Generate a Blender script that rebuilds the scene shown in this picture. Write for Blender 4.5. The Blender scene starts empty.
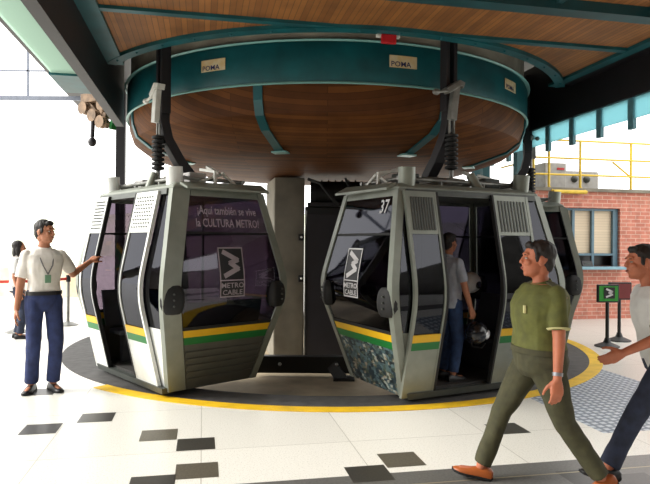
import bpy, bmesh, math, random
from mathutils import Vector, Matrix, noise
R = math.radians
random.seed(7)
COL = bpy.context.scene.collection

# ------------------------------------------------------------------ helpers
def s2l(c):
    c = c / 255.0
    return c / 12.92 if c <= 0.04045 else ((c + 0.055) / 1.055) ** 2.4
def rgb(r, g, b): return (s2l(r), s2l(g), s2l(b), 1.0)

def mat(name, c, rough=0.6, metal=0.0, var=0.0, scale=8.0, bump=0.0, c2=None, spec=None, stretch=None):
    m = bpy.data.materials.new(name); m.use_nodes = True
    nt = m.node_tree; b = nt.nodes['Principled BSDF']
    b.inputs['Base Color'].default_value = rgb(*c)
    b.inputs['Roughness'].default_value = rough
    b.inputs['Metallic'].default_value = metal
    if spec is not None: b.inputs['Specular IOR Level'].default_value = spec
    if var or c2 or bump:
        tc = nt.nodes.new('ShaderNodeTexCoord')
        n = nt.nodes.new('ShaderNodeTexNoise'); n.inputs['Scale'].default_value = scale
        n.inputs['Detail'].default_value = 4
        if stretch:
            mp = nt.nodes.new('ShaderNodeMapping'); mp.inputs['Scale'].default_value = stretch
            nt.links.new(tc.outputs['Object'], mp.inputs['Vector']); nt.links.new(mp.outputs[0], n.inputs['Vector'])
        else:
            nt.links.new(tc.outputs['Object'], n.inputs['Vector'])
        if c2 is None:
            k = 1 - var; c2 = tuple(v * k for v in c)
        r = nt.nodes.new('ShaderNodeValToRGB')
        r.color_ramp.elements[0].position = 0.32; r.color_ramp.elements[0].color = rgb(*c2)
        r.color_ramp.elements[1].position = 0.68; r.color_ramp.elements[1].color = rgb(*c)
        nt.links.new(n.outputs['Fac'], r.inputs[0]); nt.links.new(r.outputs[0], b.inputs['Base Color'])
        if bump:
            bp = nt.nodes.new('ShaderNodeBump'); bp.inputs['Strength'].default_value = bump; bp.inputs['Distance'].default_value = 0.01
            nt.links.new(n.outputs['Fac'], bp.inputs['Height']); nt.links.new(bp.outputs[0], b.inputs['Normal'])
    return m

def brickmat(name, c1, c2, mortar, w, h, ms, rough=0.6, axes='xy', offset=0.5, rot=0.0, grain=0.0, bias=0.0):
    """brick texture: w x h cells in metres on the plane given by axes (object coordinates)"""
    m = bpy.data.materials.new(name); m.use_nodes = True; nt = m.node_tree; b = nt.nodes['Principled BSDF']
    tc = nt.nodes.new('ShaderNodeTexCoord'); mp = nt.nodes.new('ShaderNodeMapping')
    if axes == 'xz': mp.inputs['Rotation'].default_value = (R(-90), 0, 0)
    else: mp.inputs['Rotation'].default_value = (0, 0, rot)
    t = nt.nodes.new('ShaderNodeTexBrick'); t.offset = offset
    t.inputs['Color1'].default_value = rgb(*c1); t.inputs['Color2'].default_value = rgb(*c2); t.inputs['Mortar'].default_value = rgb(*mortar)
    t.inputs['Scale'].default_value = 1; t.inputs['Brick Width'].default_value = w; t.inputs['Row Height'].default_value = h
    t.inputs['Mortar Size'].default_value = ms; t.inputs['Bias'].default_value = bias
    nt.links.new(tc.outputs['Object'], mp.inputs[0]); nt.links.new(mp.outputs[0], t.inputs['Vector'])
    out = t.outputs['Color']
    if grain:
        n = nt.nodes.new('ShaderNodeTexNoise'); n.inputs['Scale'].default_value = grain; n.inputs['Detail'].default_value = 5
        nt.links.new(tc.outputs['Object'], n.inputs['Vector'])
        mx = nt.nodes.new('ShaderNodeMix'); mx.data_type = 'RGBA'; mx.blend_type = 'MULTIPLY'; mx.inputs['Factor'].default_value = 1
        rr = nt.nodes.new('ShaderNodeValToRGB'); rr.color_ramp.elements[0].position = .3; rr.color_ramp.elements[0].color = (.72, .72, .72, 1)
        rr.color_ramp.elements[1].position = .6
        nt.links.new(n.outputs['Fac'], rr.inputs[0]); nt.links.new(out, mx.inputs['A']); nt.links.new(rr.outputs[0], mx.inputs['B'])
        out = mx.outputs['Result']
    nt.links.new(out, b.inputs['Base Color']); b.inputs['Roughness'].default_value = rough
    return m

def glassmat(name, tint, refl=0.10, rough=0.03):
    m = bpy.data.materials.new(name); m.use_nodes = True; nt = m.node_tree
    for n in list(nt.nodes): nt.nodes.remove(n)
    o = nt.nodes.new('ShaderNodeOutputMaterial'); tr = nt.nodes.new('ShaderNodeBsdfTransparent'); tr.inputs[0].default_value = (*tint, 1)
    g = nt.nodes.new('ShaderNodeBsdfGlossy'); g.inputs['Roughness'].default_value = rough; g.inputs[0].default_value = (.85, .87, .95, 1)
    lw = nt.nodes.new('ShaderNodeLayerWeight'); lw.inputs['Blend'].default_value = 0.25
    ma = nt.nodes.new('ShaderNodeMath'); ma.operation = 'MULTIPLY_ADD'; ma.inputs[1].default_value = 0.42; ma.inputs[2].default_value = refl
    ma.use_clamp = True
    mx = nt.nodes.new('ShaderNodeMixShader')
    nt.links.new(lw.outputs['Fresnel'], ma.inputs[0]); nt.links.new(ma.outputs[0], mx.inputs[0])
    nt.links.new(tr.outputs[0], mx.inputs[1]); nt.links.new(g.outputs[0], mx.inputs[2]); nt.links.new(mx.outputs[0], o.inputs[0])
    return m

def translucent(name, c, transp=0.3):
    m = bpy.data.materials.new(name); m.use_nodes = True; nt = m.node_tree
    for n in list(nt.nodes): nt.nodes.remove(n)
    o = nt.nodes.new('ShaderNodeOutputMaterial'); a = nt.nodes.new('ShaderNodeBsdfTranslucent'); a.inputs[0].default_value = rgb(*c)
    d = nt.nodes.new('ShaderNodeBsdfTransparent'); d.inputs[0].default_value = rgb(*c)
    mx = nt.nodes.new('ShaderNodeMixShader'); mx.inputs[0].default_value = transp
    nt.links.new(a.outputs[0], mx.inputs[1]); nt.links.new(d.outputs[0], mx.inputs[2]); nt.links.new(mx.outputs[0], o.inputs[0])
    return m

class MB:
    def __init__(s): s.v = []; s.f = []; s.m = []
    def add(s, vs, fs, mi=0):
        k = len(s.v); s.v += [tuple(v) for v in vs]; s.f += [tuple(i + k for i in f) for f in fs]; s.m += [mi] * len(fs); return s
    def box(s, c, size, rz=0.0, M=None, mi=0):
        x, y, z = size[0] / 2, size[1] / 2, size[2] / 2
        vs = [Vector((a * x, b * y, d * z)) for d in (-1, 1) for b in (-1, 1) for a in (-1, 1)]
        if M is None: M = Matrix.Rotation(rz, 3, 'Z')
        vs = [M @ v + Vector(c) for v in vs]
        return s.add(vs, [(0, 2, 3, 1), (4, 5, 7, 6), (0, 1, 5, 4), (2, 6, 7, 3), (0, 4, 6, 2), (1, 3, 7, 5)], mi)
    def loft(s, rings, cap=True, closed=False, mi=0):
        n = len(rings[0]); vs = [p for r in rings for p in r]; fs = []
        m = len(rings)
        for i in range(m if closed else m - 1):
            for j in range(n):
                a = i * n + j; b = i * n + (j + 1) % n; c = ((i + 1) % m) * n + (j + 1) % n; d = ((i + 1) % m) * n + j
                fs.append((a, b, c, d))
        if cap and not closed:
            fs.append(tuple(range(n - 1, -1, -1))); fs.append(tuple((m - 1) * n + j for j in range(n)))
        return s.add(vs, fs, mi)
    def tube(s, pts, r, n=10, cap=True, closed=False, mi=0):
        pts = [Vector(p) for p in pts]; rs = r if isinstance(r, (list, tuple)) else [r] * len(pts); rings = []
        up = None
        for i, p in enumerate(pts):
            if closed: d = pts[(i + 1) % len(pts)] - pts[i - 1]
            else: d = pts[min(i + 1, len(pts) - 1)] - pts[max(i - 1, 0)]
            d.normalize()
            if up is None: up = Vector((0, 0, 1)) if abs(d.z) < .9 else Vector((1, 0, 0))
            a = d.cross(up); a.normalize(); b = a.cross(d); b.normalize(); up = b
            rings.append([p + rs[i] * (math.cos(t) * a + math.sin(t) * b) for t in [2 * math.pi * k / n for k in range(n)]])
        return s.loft(rings, cap, closed, mi)
    def bar(s, pts, w, h, side, mi=0):
        """rectangular section swept along pts; w across `side`, h along the other normal"""
        pts = [Vector(p) for p in pts]; side = Vector(side).normalized(); rings = []
        for i, p in enumerate(pts):
            d = pts[min(i + 1, len(pts) - 1)] - pts[max(i - 1, 0)]; d.normalize()
            nrm = d.cross(side).normalized()
            ww = w[i] if isinstance(w, (list, tuple)) else w; hh = h[i] if isinstance(h, (list, tuple)) else h
            rings.append([p + a * side * ww / 2 + b * nrm * hh / 2 for a, b in ((-1, -1), (1, -1), (1, 1), (-1, 1))])
        return s.loft(rings, True, False, mi)
    def cone(s, p0, p1, r0, r1, n=14, flat0=False, flat1=False, sx=1.0, sv=None, mi=0):
        """round cone (capsule) with optional flat ends; sx scales across vector sv"""
        p0 = Vector(p0); p1 = Vector(p1); d = p1 - p0; L = d.length; d = d / L if L > 1e-9 else Vector((0, 0, 1))
        u = Vector(sv) if sv else (Vector((1, 0, 0)) if abs(d.x) < .8 else Vector((0, 1, 0)))
        a = (u - d * u.dot(d)).normalized(); b = d.cross(a)
        st = []
        if not flat0: st += [(-math.cos(t) * r0, math.sin(t) * r0) for t in (.15, .5, .9, 1.25)]
        st += [(0, r0), (L * .5, (r0 + r1) / 2), (L, r1)]
        if not flat1: st += [(L + math.cos(t) * r1, math.sin(t) * r1) for t in (1.25, .9, .5, .15)]
        rings = [[p0 + d * h + rr * (a * math.cos(t) * sx + b * math.sin(t)) for t in [2 * math.pi * k / n for k in range(n)]] for h, rr in st]
        return s.loft(rings, True, False, mi)
    def ell(s, c, r, M=None, nu=16, nv=10, mi=0):
        c = Vector(c); M = M or Matrix.Identity(3); rings = []
        for i in range(nv + 1):
            t = math.pi * (i * .98 + .01 * nv) / nv - math.pi / 2
            rings.append([c + M @ Vector((r[0] * math.cos(t) * math.cos(p), r[1] * math.cos(t) * math.sin(p), r[2] * math.sin(t))) for p in [2 * math.pi * k / nu for k in range(nu)]])
        return s.loft(rings, True, False, mi)
    def lathe(s, prof, n=32, c=(0, 0, 0), a0=0, a1=2 * math.pi, mi=0):
        full = abs(a1 - a0 - 2 * math.pi) < 1e-6; m = n if full else n + 1
        vs = []; fs = []; k = len(prof)
        for i in range(m):
            t = a0 + (a1 - a0) * i / n
            vs += [(c[0] + r * math.cos(t), c[1] + r * math.sin(t), c[2] + z) for r, z in prof]
        for i in range(n):
            j = (i + 1) % m
            for q in range(k - 1): fs.append((i * k + q, j * k + q, j * k + q + 1, i * k + q + 1))
        return s.add(vs, fs, mi)
    def poly(s, pts, mi=0): return s.add(pts, [tuple(range(len(pts)))], mi)
    def prism(s, poly, off, mi=0):
        off = Vector(off); a = [Vector(p) for p in poly]; return s.loft([a, [p + off for p in a]], True, False, mi)
    def build(s, name, m, parent=None, smooth=None, bevel=0.0, loc=None, rotz=None):
        me = bpy.data.meshes.new(name); me.from_pydata(s.v, [], s.f)
        ms = m if isinstance(m, (list, tuple)) else [m]
        for q in ms: me.materials.append(q)
        for i, p in enumerate(me.polygons): p.material_index = s.m[i]
        bm = bmesh.new(); bm.from_mesh(me); bmesh.ops.recalc_face_normals(bm, faces=bm.faces); bm.to_mesh(me); bm.free()
        if smooth is not None:
            me.shade_smooth()
            if smooth < 180: me.set_sharp_from_angle(angle=R(smooth))
        o = bpy.data.objects.new(name, me); COL.objects.link(o)
        if parent: o.parent = parent
        if loc is not None: o.location = loc
        if rotz is not None: o.rotation_euler = (0, 0, rotz)
        if bevel:
            md = o.modifiers.new('bevel', 'BEVEL'); md.width = bevel; md.segments = 2; md.limit_method = 'ANGLE'
        return o

def tag(o, label=None, cat=None, group=None, kind=None):
    if label: o['label'] = label
    if cat: o['category'] = cat
    if group: o['group'] = group
    if kind: o['kind'] = kind
    return o
def struct(o): o['kind'] = 'structure'; return o
def empty(name, loc=(0, 0, 0), rz=0.0):
    o = bpy.data.objects.new(name, None); COL.objects.link(o); o.location = loc; o.rotation_euler = (0, 0, rz); o.empty_display_size = .1
    return o
def copy_tree(o, parent=None):
    c = o.copy(); COL.objects.link(c); c.parent = parent
    for ch in list(o.children): copy_tree(ch, c)
    return c
def text_pts(body, size):
    """flat lettering as (verts, faces) in the xy plane, centred on x"""
    cu = bpy.data.curves.new('lettering', 'FONT'); cu.body = body; cu.size = size; cu.align_x = 'CENTER'; cu.resolution_u = 2; cu.offset = .012 * size
    o = bpy.data.objects.new('lettering', cu); COL.objects.link(o)
    dg = bpy.context.evaluated_depsgraph_get(); me = bpy.data.meshes.new_from_object(o.evaluated_get(dg))
    vs = [tuple(v.co) for v in me.vertices]; fs = [tuple(p.vertices) for p in me.polygons]
    bpy.data.objects.remove(o); bpy.data.meshes.remove(me)
    return vs, fs

# ------------------------------------------------------------------ the place: camera height, hall direction, ring
HC = 1.637
HA = R(11.5)
CH, SH = math.cos(HA), math.sin(HA)
def H(u, v, z=0.0): return Vector((u * CH - v * SH, u * SH + v * CH, z))
RC = Vector((0.017, 9.976, 0))          # centre of the turning ring
RU, RV = RC.x * CH + RC.y * SH, -RC.x * SH + RC.y * CH

# ------------------------------------------------------------------ materials
M = {}
M['teal'] = mat('teal_paint', (13, 90, 97), .45, var=.25, scale=3)
M['teal_dark'] = mat('dark_teal_paint', (14, 70, 76), .5, var=.25, scale=3)
M['teal_light'] = mat('pale_teal_edge', (120, 170, 165), .4)
M['greycover'] = mat('grey_concrete_cover', (176, 168, 152), .8, var=.25, scale=2)
M['dark_steel'] = mat('dark_steel', (30, 26, 32), .55, var=.3, scale=3)
M['black_steel'] = mat('black_steel', (16, 16, 17), .5, var=.2)
M['black_rubber'] = mat('black_rubber', (14, 14, 15), .7, var=.2)
M['steel'] = mat('worn_grey_steel', (150, 150, 145), .4, .6, var=.3, scale=6)
M['white_steel'] = mat('white_painted_steel', (215, 215, 208), .5, var=.12)
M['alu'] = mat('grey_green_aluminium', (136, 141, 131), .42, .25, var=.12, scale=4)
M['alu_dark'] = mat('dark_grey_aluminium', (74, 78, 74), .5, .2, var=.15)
M['panel_lit'] = mat('daylit_white_panel', (222, 224, 220), .4, .0, var=.06)  # whitened so the colour carries the strong daylight on the left cabin
M['rib'] = mat('ribbed_grey_panel', (82, 82, 74), .55, var=.15, scale=3)
M['yellow'] = mat('yellow_stripe', (214, 168, 14), .45, var=.05)
M['green'] = mat('green_stripe', (12, 104, 42), .45, var=.05)
M['white_ink'] = mat('white_lettering', (205, 203, 205), .5, var=.05)
M['grey_ink'] = mat('faint_grey_lettering', (158, 148, 156), .5, var=.05)
M['black_ink'] = mat('black_decal', (14, 13, 16), .4, var=.1)
M['glass'] = glassmat('tinted_purple_glass', (.36, .315, .36), .04)
M['glass_dark'] = glassmat('dark_tinted_glass', (.12, .11, .14), .035)
M['glass_clear'] = glassmat('clear_glass', (.85, .9, .9), .05)
M['inside'] = mat('dark_cabin_lining', (52, 52, 56), .7, var=.2)
M['cabfloor'] = mat('cabin_floor', (58, 56, 54), .7, var=.2)
M['seat'] = mat('seat_grey', (70, 72, 80), .6, var=.15)
M['concrete'] = mat('concrete', (136, 130, 116), .85, var=.22, scale=2.2, bump=.2)
M['concrete_dark'] = mat('shaded_concrete', (92, 90, 84), .85, var=.25, scale=2, bump=.2)
M['pit'] = mat('pit_concrete', (176, 160, 132), .85, var=.3, scale=1.4, bump=.2)
M['edge'] = mat('grey_edge_strip', (74, 72, 71), .7, var=.25, scale=9)
M['yellow_line'] = mat('yellow_floor_line', (236, 190, 22), .6, var=.12, scale=5)
M['redbox'] = mat('red_plastic', (190, 24, 34), .4, var=.1)
M['belt_red'] = mat('red_belt', (205, 60, 45), .7, var=.1)
M['pipe_yellow'] = mat('yellow_pipe', (226, 190, 60), .5, var=.1)
M['box_grey'] = mat('grey_unit', (168, 166, 164), .6, var=.1)
M['sticker'] = mat('cream_sticker', (214, 202, 168), .5, c2=(208, 176, 122), scale=9)
M['blue_ink'] = mat('navy_ink', (30, 36, 92), .5, var=.1)

# wooden soffits: narrow boards with grain
def woodmat(name, c1, c2, rot=0.0, w=3.2, h=.09):
    m = brickmat(name, c1, c2, tuple(int(v * .66) for v in c1), w, h, .004, .62, 'xy', .37, rot, grain=3.0)
    return m
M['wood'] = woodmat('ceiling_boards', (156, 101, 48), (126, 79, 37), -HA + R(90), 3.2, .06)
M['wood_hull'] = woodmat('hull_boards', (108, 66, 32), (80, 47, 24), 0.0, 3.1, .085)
def fold_rows(m):
    # board rows run across the hull and step down its steep rim as well
    nt = m.node_tree; mp = [n for n in nt.nodes if n.type == 'MAPPING'][0]; tc = [n for n in nt.nodes if n.type == 'TEX_COORD'][0]
    se = nt.nodes.new('ShaderNodeSeparateXYZ'); co = nt.nodes.new('ShaderNodeCombineXYZ'); su = nt.nodes.new('ShaderNodeMath'); su.operation = 'SUBTRACT'
    nt.links.new(tc.outputs['Object'], se.inputs[0]); nt.links.new(se.outputs['X'], co.inputs['X']); nt.links.new(se.outputs['Y'], su.inputs[0]); nt.links.new(se.outputs['Z'], su.inputs[1])
    nt.links.new(su.outputs[0], co.inputs['Y']); nt.links.new(co.outputs[0], mp.inputs[0])
fold_rows(M['wood_hull'])
M['wood_hull'].node_tree.nodes['Principled BSDF'].inputs['Specular IOR Level'].default_value = .12
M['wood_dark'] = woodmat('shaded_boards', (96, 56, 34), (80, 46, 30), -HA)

# floor: white terrazzo slabs with speckle and thin joints
def floormat():
    m = brickmat('white_terrazzo', (226, 224, 216), (219, 217, 209), (178, 175, 166), 1.2, 1.2, .004, .30, 'xy', 0.0, -HA)
    nt = m.node_tree; b = nt.nodes['Principled BSDF']; src = b.inputs['Base Color'].links[0].from_socket
    tc = nt.nodes.new('ShaderNodeTexCoord'); n = nt.nodes.new('ShaderNodeTexNoise'); n.inputs['Scale'].default_value = 90; n.inputs['Detail'].default_value = 2
    r = nt.nodes.new('ShaderNodeValToRGB'); r.color_ramp.elements[0].position = .30; r.color_ramp.elements[0].color = (.62, .61, .58, 1); r.color_ramp.elements[1].position = .46
    mx = nt.nodes.new('ShaderNodeMix'); mx.data_type = 'RGBA'; mx.blend_type = 'MULTIPLY'; mx.inputs['Factor'].default_value = .8
    nt.links.new(tc.outputs['Object'], n.inputs[0]); nt.links.new(n.outputs['Fac'], r.inputs[0])
    nt.links.new(src, mx.inputs['A']); nt.links.new(r.outputs[0], mx.inputs['B']); nt.links.new(mx.outputs['Result'], b.inputs['Base Color'])
    return m
M['floor'] = floormat()
M['tile_dark_shadow'] = mat('dark_tile_and_foot_shadow', (62, 60, 56), .35, var=.25, scale=60)
M['tile_mid'] = mat('grey_brown_terrazzo_tile', (98, 92, 80), .35, var=.25, scale=60)
M['band'] = mat('grey_terrazzo_band', (104, 103, 100), .35, var=.2, scale=60)
M['joint'] = mat('brass_joint', (170, 160, 135), .4, .5)
M['grid'] = brickmat('tactile_paving', (196, 204, 212), (186, 195, 205), (112, 122, 136), .085, .085, .018, .5, 'xy', 0.0, -HA)
M['brick'] = brickmat('haze_paled_brick', (196, 126, 106), (184, 110, 92), (204, 166, 150), .24, .085, .008, .8, 'xz', .5, grain=6)  # haze and overexposure are mixed into the brick colour

# ------------------------------------------------------------------ SETTING: floor, pit, trims
PR = 3.62
fb = MB()
N = 128
rings = []
for rr in (PR, 6.5, 14, 60):
    rings.append([(RC.x + rr * math.cos(2 * math.pi * k / N), RC.y + rr * math.sin(2 * math.pi * k / N), 0) for k in range(N)])
fb.loft(rings, cap=False)
def floor_patch(u, v, du, dv, mi, z=.0015):
    fb.poly([H(u - du / 2, v - dv / 2, z), H(u + du / 2, v - dv / 2, z), H(u + du / 2, v + dv / 2, z), H(u - du / 2, v + dv / 2, z)], mi)
TU = .30; TV = .29
def gp(px, py):
    a, b = px - 325, py - 242; r = .008
    x = a * math.cos(r) + b * math.sin(r); y = -a * math.sin(r) + b * math.cos(r) - .5
    Z = 600 * HC / y; return x / 600 * Z, Z
for px, py, mi in [(97, 417.5, 1), (41, 429, 1), (41, 392, 1), (159, 435, 2), (196, 444, 1), (197, 470.5, 2), (152, 484, 1), (401, 459.5, 2), (369, 473.5, 1), (507, 428.5, 1), (640, 482, 1), (586, 478, 1)]:  # patch at the attendant's feet is his painted shadow; the others are tiles
    X, Y = gp(px, py); floor_patch(X * CH + Y * SH, -X * SH + Y * CH, TU, TV, mi)
fb.poly([H(-9, 3.45, .001), H(12, 3.45, .001), H(12, 4.09, .001), H(-9, 4.09, .001)], 3)
fb.poly([H(-9, 3.86, .0016), H(12, 3.86, .0016), H(12, 3.875, .0016), H(-9, 3.875, .0016)], 4)
# tactile grid area on the right of the ring
fb.poly([H(3.42, 4.62, .001), H(5.15, 4.62, .001), H(5.15, 9.3, .001), H(3.42, 9.3, .001)], 5)
struct(fb.build('floor', [M['floor'], M['tile_dark_shadow'], M['tile_mid'], M['band'], M['joint'], M['grid']]))
struct(MB().lathe([(PR, 0), (PR, -.30), (0, -.30)], 96, RC).build('floor_pit', M['pit'], smooth=40))
struct(MB().lathe([(PR - .02, -.05), (PR - .02, .006), (PR + .40, .006), (PR + .40, .0)], 128, RC).build('trim_pit_edge', M['edge'], smooth=40))
struct(MB().lathe([(4.02, .001), (4.02, .007), (4.19, .007), (4.19, .001)], 128, RC, R(-128), R(12)).build('trim_safety_line', M['yellow_line'], smooth=40))

# ceiling with a round opening, teal trims, beams
ZC = 3.935; CR = 3.563; UL, UR = -1.13, 4.97
def arcv(u, r=CR): return RV - math.sqrt(max(r * r - (u - RU) ** 2, 0))
cb = MB(); n = 60
us = [UL + (UR - UL) * i / n for i in range(n + 1)]
low = [H(u, -6, ZC) for u in us]; hi = [H(u, arcv(u), ZC) for u in us]
for i in range(n):
    cb.add([low[i], low[i + 1], hi[i + 1], hi[i], low[i] + Vector((0, 0, .12)), low[i + 1] + Vector((0, 0, .12)), hi[i + 1] + Vector((0, 0, .12)), hi[i] + Vector((0, 0, .12))],
           [(0, 1, 2, 3), (4, 5, 6, 7), (2, 3, 7, 6)])
struct(cb.build('ceiling', M['wood']))
tb = MB()   # trim round the opening
pts = []
n = 64; aL = math.atan2(arcv(UL) - RV, UL - RU); aR = math.atan2(arcv(UR) - RV, UR - RU)
rg = []
for i in range(n + 1):
    a = aL + ((aR + 2 * math.pi if aR < aL else aR) - aL) * i / n
    rg.append([H(RU + r * math.cos(a), RV + r * math.sin(a), z) for r, z in ((CR - .02, ZC - .045), (CR + .11, ZC - .045), (CR + .11, ZC), (CR - .02, ZC + .14))])
tb.loft(rg)
for i in range(2, n, 4):    # bolt heads along the trim
    a = aL + ((aR + 2 * math.pi if aR < aL else aR) - aL) * i / n
    p = H(RU + (CR + .06) * math.cos(a), RV + (CR + .06) * math.sin(a), ZC - .05); tb.cone(p, p + Vector((0, 0, .01)), .014, .014, 8)
struct(tb.build('trim_opening', M['teal'], smooth=30))
def hbox(name, u0, u1, v0, v1, z0, z1, m, bevel=0):
    b = MB().box((0, 0, (z0 + z1) / 2), (u1 - u0, v1 - v0, z1 - z0)); o = b.build(name, m, bevel=bevel)
    o.location = H((u0 + u1) / 2, (v0 + v1) / 2, 0); o.rotation_euler = (0, 0, HA); return struct(o)
hbox('trim_left', UL - .08, UL + .12, -6, arcv(UL), ZC - .04, ZC, M['teal'])
hbox('trim_right', UR - .14, UR, -6, arcv(UR), ZC - .04, ZC, M['teal'])
hbox('trim_cross', UL, UR, arcv(RU) - .06, arcv(RU) + .03, ZC - .035, ZC, M['teal'])
hbox('steel_beam_cross', UL, UR, 5.05, 5.22, ZC - .10, ZC, M['teal_dark'])
hbox('trim_cross_rear', UL, UR, 5.22, 5.31, ZC - .045, ZC, M['teal'])
for u in (3.2, 4.2): hbox('trim_rib', u, u + .07, 2, 5.05, ZC - .05, ZC, M['teal_dark'])
hbox('steel_beam_left', UL - .20, UL - .08, -6, 9.7, 3.40, 4.5, M['dark_steel'])
hbox('steel_beam_right', UR + .24, UR + .40, -6, 15, 3.48, 4.5, M['dark_steel'])
hbox('ceiling_edge_right', UR, UR + .24, -6, arcv(UR), ZC, 4.2, M['dark_steel'])
hbox('roof', -3.0, 7.0, -7, 17, 4.9, 5.05, M['dark_steel'])
hbox('wall_back', -9, 12, -6.3, -6.0, 0, 5, M['concrete_dark'])
hbox('fill_block_left', -9.2, -9, -6.3, .5, 0, 5, M['concrete_dark'])  # unseen wall, added to cut the fill light from the left
hbox('fill_block_right', 12, 12.2, -6.3, 1.5, 0, 5, M['concrete_dark'])  # likewise out of view, added to darken the fill from the right
hbox('steel_column_left', -1.78, -1.6, 13.0, 13.2, 0, 4.9, M['dark_steel'])
hbox('steel_column_right', 5.9, 6.06, 12.4, 12.56, 0, 4.9, M['teal'])

# ------------------------------------------------------------------ wheel housing overhead
hs = empty('wheel_housing', (RC.x, RC.y, 2.8)); tag(hs, 'round wooden hull with teal rim band hanging over the cabins', 'housing')
def hp(b, name, m, **k):
    o = b.build(name, m, hs, **k); o.location = (0, 0, -2.8); return o
HR = 3.146
hp(MB().lathe([(HR, 3.463), (HR + .012, 3.49), (HR + .012, 3.90), (HR, 3.93), (HR - .06, 3.93), (HR - .06, 3.463)], 96), 'rim_band', M['teal'], smooth=35)
hp(MB().lathe([(HR + .03, 3.925), (HR + .05, 3.94), (HR + .03, 3.955), (HR - .02, 3.955), (HR - .02, 3.925)], 96), 'top_lip', M['teal_light'], smooth=35)
hp(MB().lathe([(HR + .005, 3.445), (HR + .028, 3.455), (HR + .02, 3.47), (HR - .06, 3.47), (HR - .06, 3.45)], 96), 'bottom_lip', M['teal_light'], smooth=35)
HULL = [(HR - .02, 3.47), (HR - .03, 3.30), (HR - .09, 3.13), (HR - .28, 2.99), (2.3, 2.80), (1.4, 2.735), (.02, 2.72)]
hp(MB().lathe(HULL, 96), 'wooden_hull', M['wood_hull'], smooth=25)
hp(MB().lathe([(HR - .04, 3.95), (HR - .04, 4.9)], 96), 'upper_drum', M['greycover'], smooth=35)
def hull_at(r):
    for (r0, z0), (r1, z1) in zip(HULL, HULL[1:]):
        if r1 <= r <= r0: return z0 + (z1 - z0) * (r - r0) / (r1 - r0)
    return 2.72
for ang in (-15, 27, -62, 68, 118, 176, -122):
    a = R(-90 + ang); d = Vector((math.cos(a), math.sin(a), 0)); t = Vector((-d.y, d.x, 0)); b = MB(); rg = []
    for r in (HR - .015, HR - .03, HR - .06, HR - .09, HR - .18, HR - .28, 2.6, 2.3):
        z = 3.46 if r > HR - .02 else hull_at(r); w = .055
        if abs(r - (HR - .015)) < 1e-6: r += .0
        off = .018
        rg.append([d * (r + off * .8) - t * w + Vector((0, 0, z - off)), d * (r + off * .8) + t * w + Vector((0, 0, z - off)), d * (r - .03) + t * w + Vector((0, 0, z + .03)), d * (r - .03) - t * w + Vector((0, 0, z + .03))])
    b.loft(rg); hp(b, 'radial_strap', M['teal'])
    b = MB(); b.box(d * 2.32 + Vector((0, 0, hull_at(2.32) - .014)), (.16, .20, .02), rz=a); hp(b, 'strap_plate', M['teal_light'])
# stickers with the builder's lettering on the rim band
tv, tf = text_pts('POMA', .105)
for (phi) in (-25.5, 16.0, 50.0):
    a = R(-90 + phi); W2 = .17; rr = HR + .018
    b = MB(); rg = []
    for i in range(7):
        q = a + (i / 6 - .5) * 2 * W2 / HR
        rg.append([(rr * math.cos(q), rr * math.sin(q), z) for z in (3.66, 3.80)] + [((rr + .004) * math.cos(q), (rr + .004) * math.sin(q), z) for z in (3.80, 3.66)])
    b.loft(rg); st = hp(b, 'maker_plate', M['sticker'])
    b = MB(); vs = []
    for x, y, z in tv:
        q = a + (x - .035) / HR * .85; vs.append(((rr + .007) * math.cos(q), (rr + .007) * math.sin(q), 3.672 + y * .8))
    b.add(vs, tf); b.build('lettering', M['blue_ink'], st)

# ------------------------------------------------------------------ cabins
ZB, ZW, ZT = .06, 1.12, 2.19
def kink(z, b, w, t):
    d = .22
    def lin(z): return b + (w - b) * (z - ZB) / (ZW - ZB) if z < ZW else w + (t - w) * (z - ZW) / (ZT - ZW)
    if abs(z - ZW) < d:
        a, c = lin(ZW - d), lin(ZW + d); s = (z - ZW + d) / (2 * d)
        return (1 - s) ** 2 * a + 2 * s * (1 - s) * w + s * s * c
    return lin(z)
def hx(z): return kink(z, .87, 1.185, .962)
def hy(z): return kink(z, .54, .79, .56)
LV = [ZB, .2, .4, .55, .63, .71, .76, .9, .96, 1.02, 1.08, 1.14, 1.2, 1.27, 1.34, 1.5, 1.7, 1.9, 2.05, ZT]
def levels(z0, z1): return [z0] + [z for z in LV if z0 + .005 < z < z1 - .005] + [z1]
# surface points; face 0: front (y-), 1: back (y+), 2: x+ end, 3: x- end ; s runs along the face
def surf(face, s, z, off):
    if face == 0: return Vector((s, -hy(z) - off, z))
    if face == 1: return Vector((-s, hy(z) + off, z))
    if face == 2: return Vector((hx(z) + off, s, z))
    return Vector((-hx(z) - off, -s, z))
def half(face, z): return hx(z) if face < 2 else hy(z)
def panel(b, face, s0, s1, z0, z1, off, th, mi=0, inset=None):
    """curved slab on a face. s0,s1 floats, or ('e', d): distance d in from the face's edge"""
    def S(v, z):
        if isinstance(v, tuple):
            return (-1 if v[0] == 'l' else 1) * (half(face, z) - v[1])
        return v
    rg = []
    for z in levels(z0, z1):
        a, c = S(s0, z), S(s1, z)
        rg.append([surf(face, a, z, off), surf(face, c, z, off), surf(face, c, z, off - th), surf(face, a, z, off - th)])
    b.loft(rg, mi=mi); return b
def decal(b, face, pts, faces, off, mi=0):
    b.add([surf(face, s, z, off) for s, z in pts], faces, mi); return b
ZIG = [(-.80, .92), (.72, .30), (-.12, .06), (.72, -.38), (-.80, -.92)]
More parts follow.
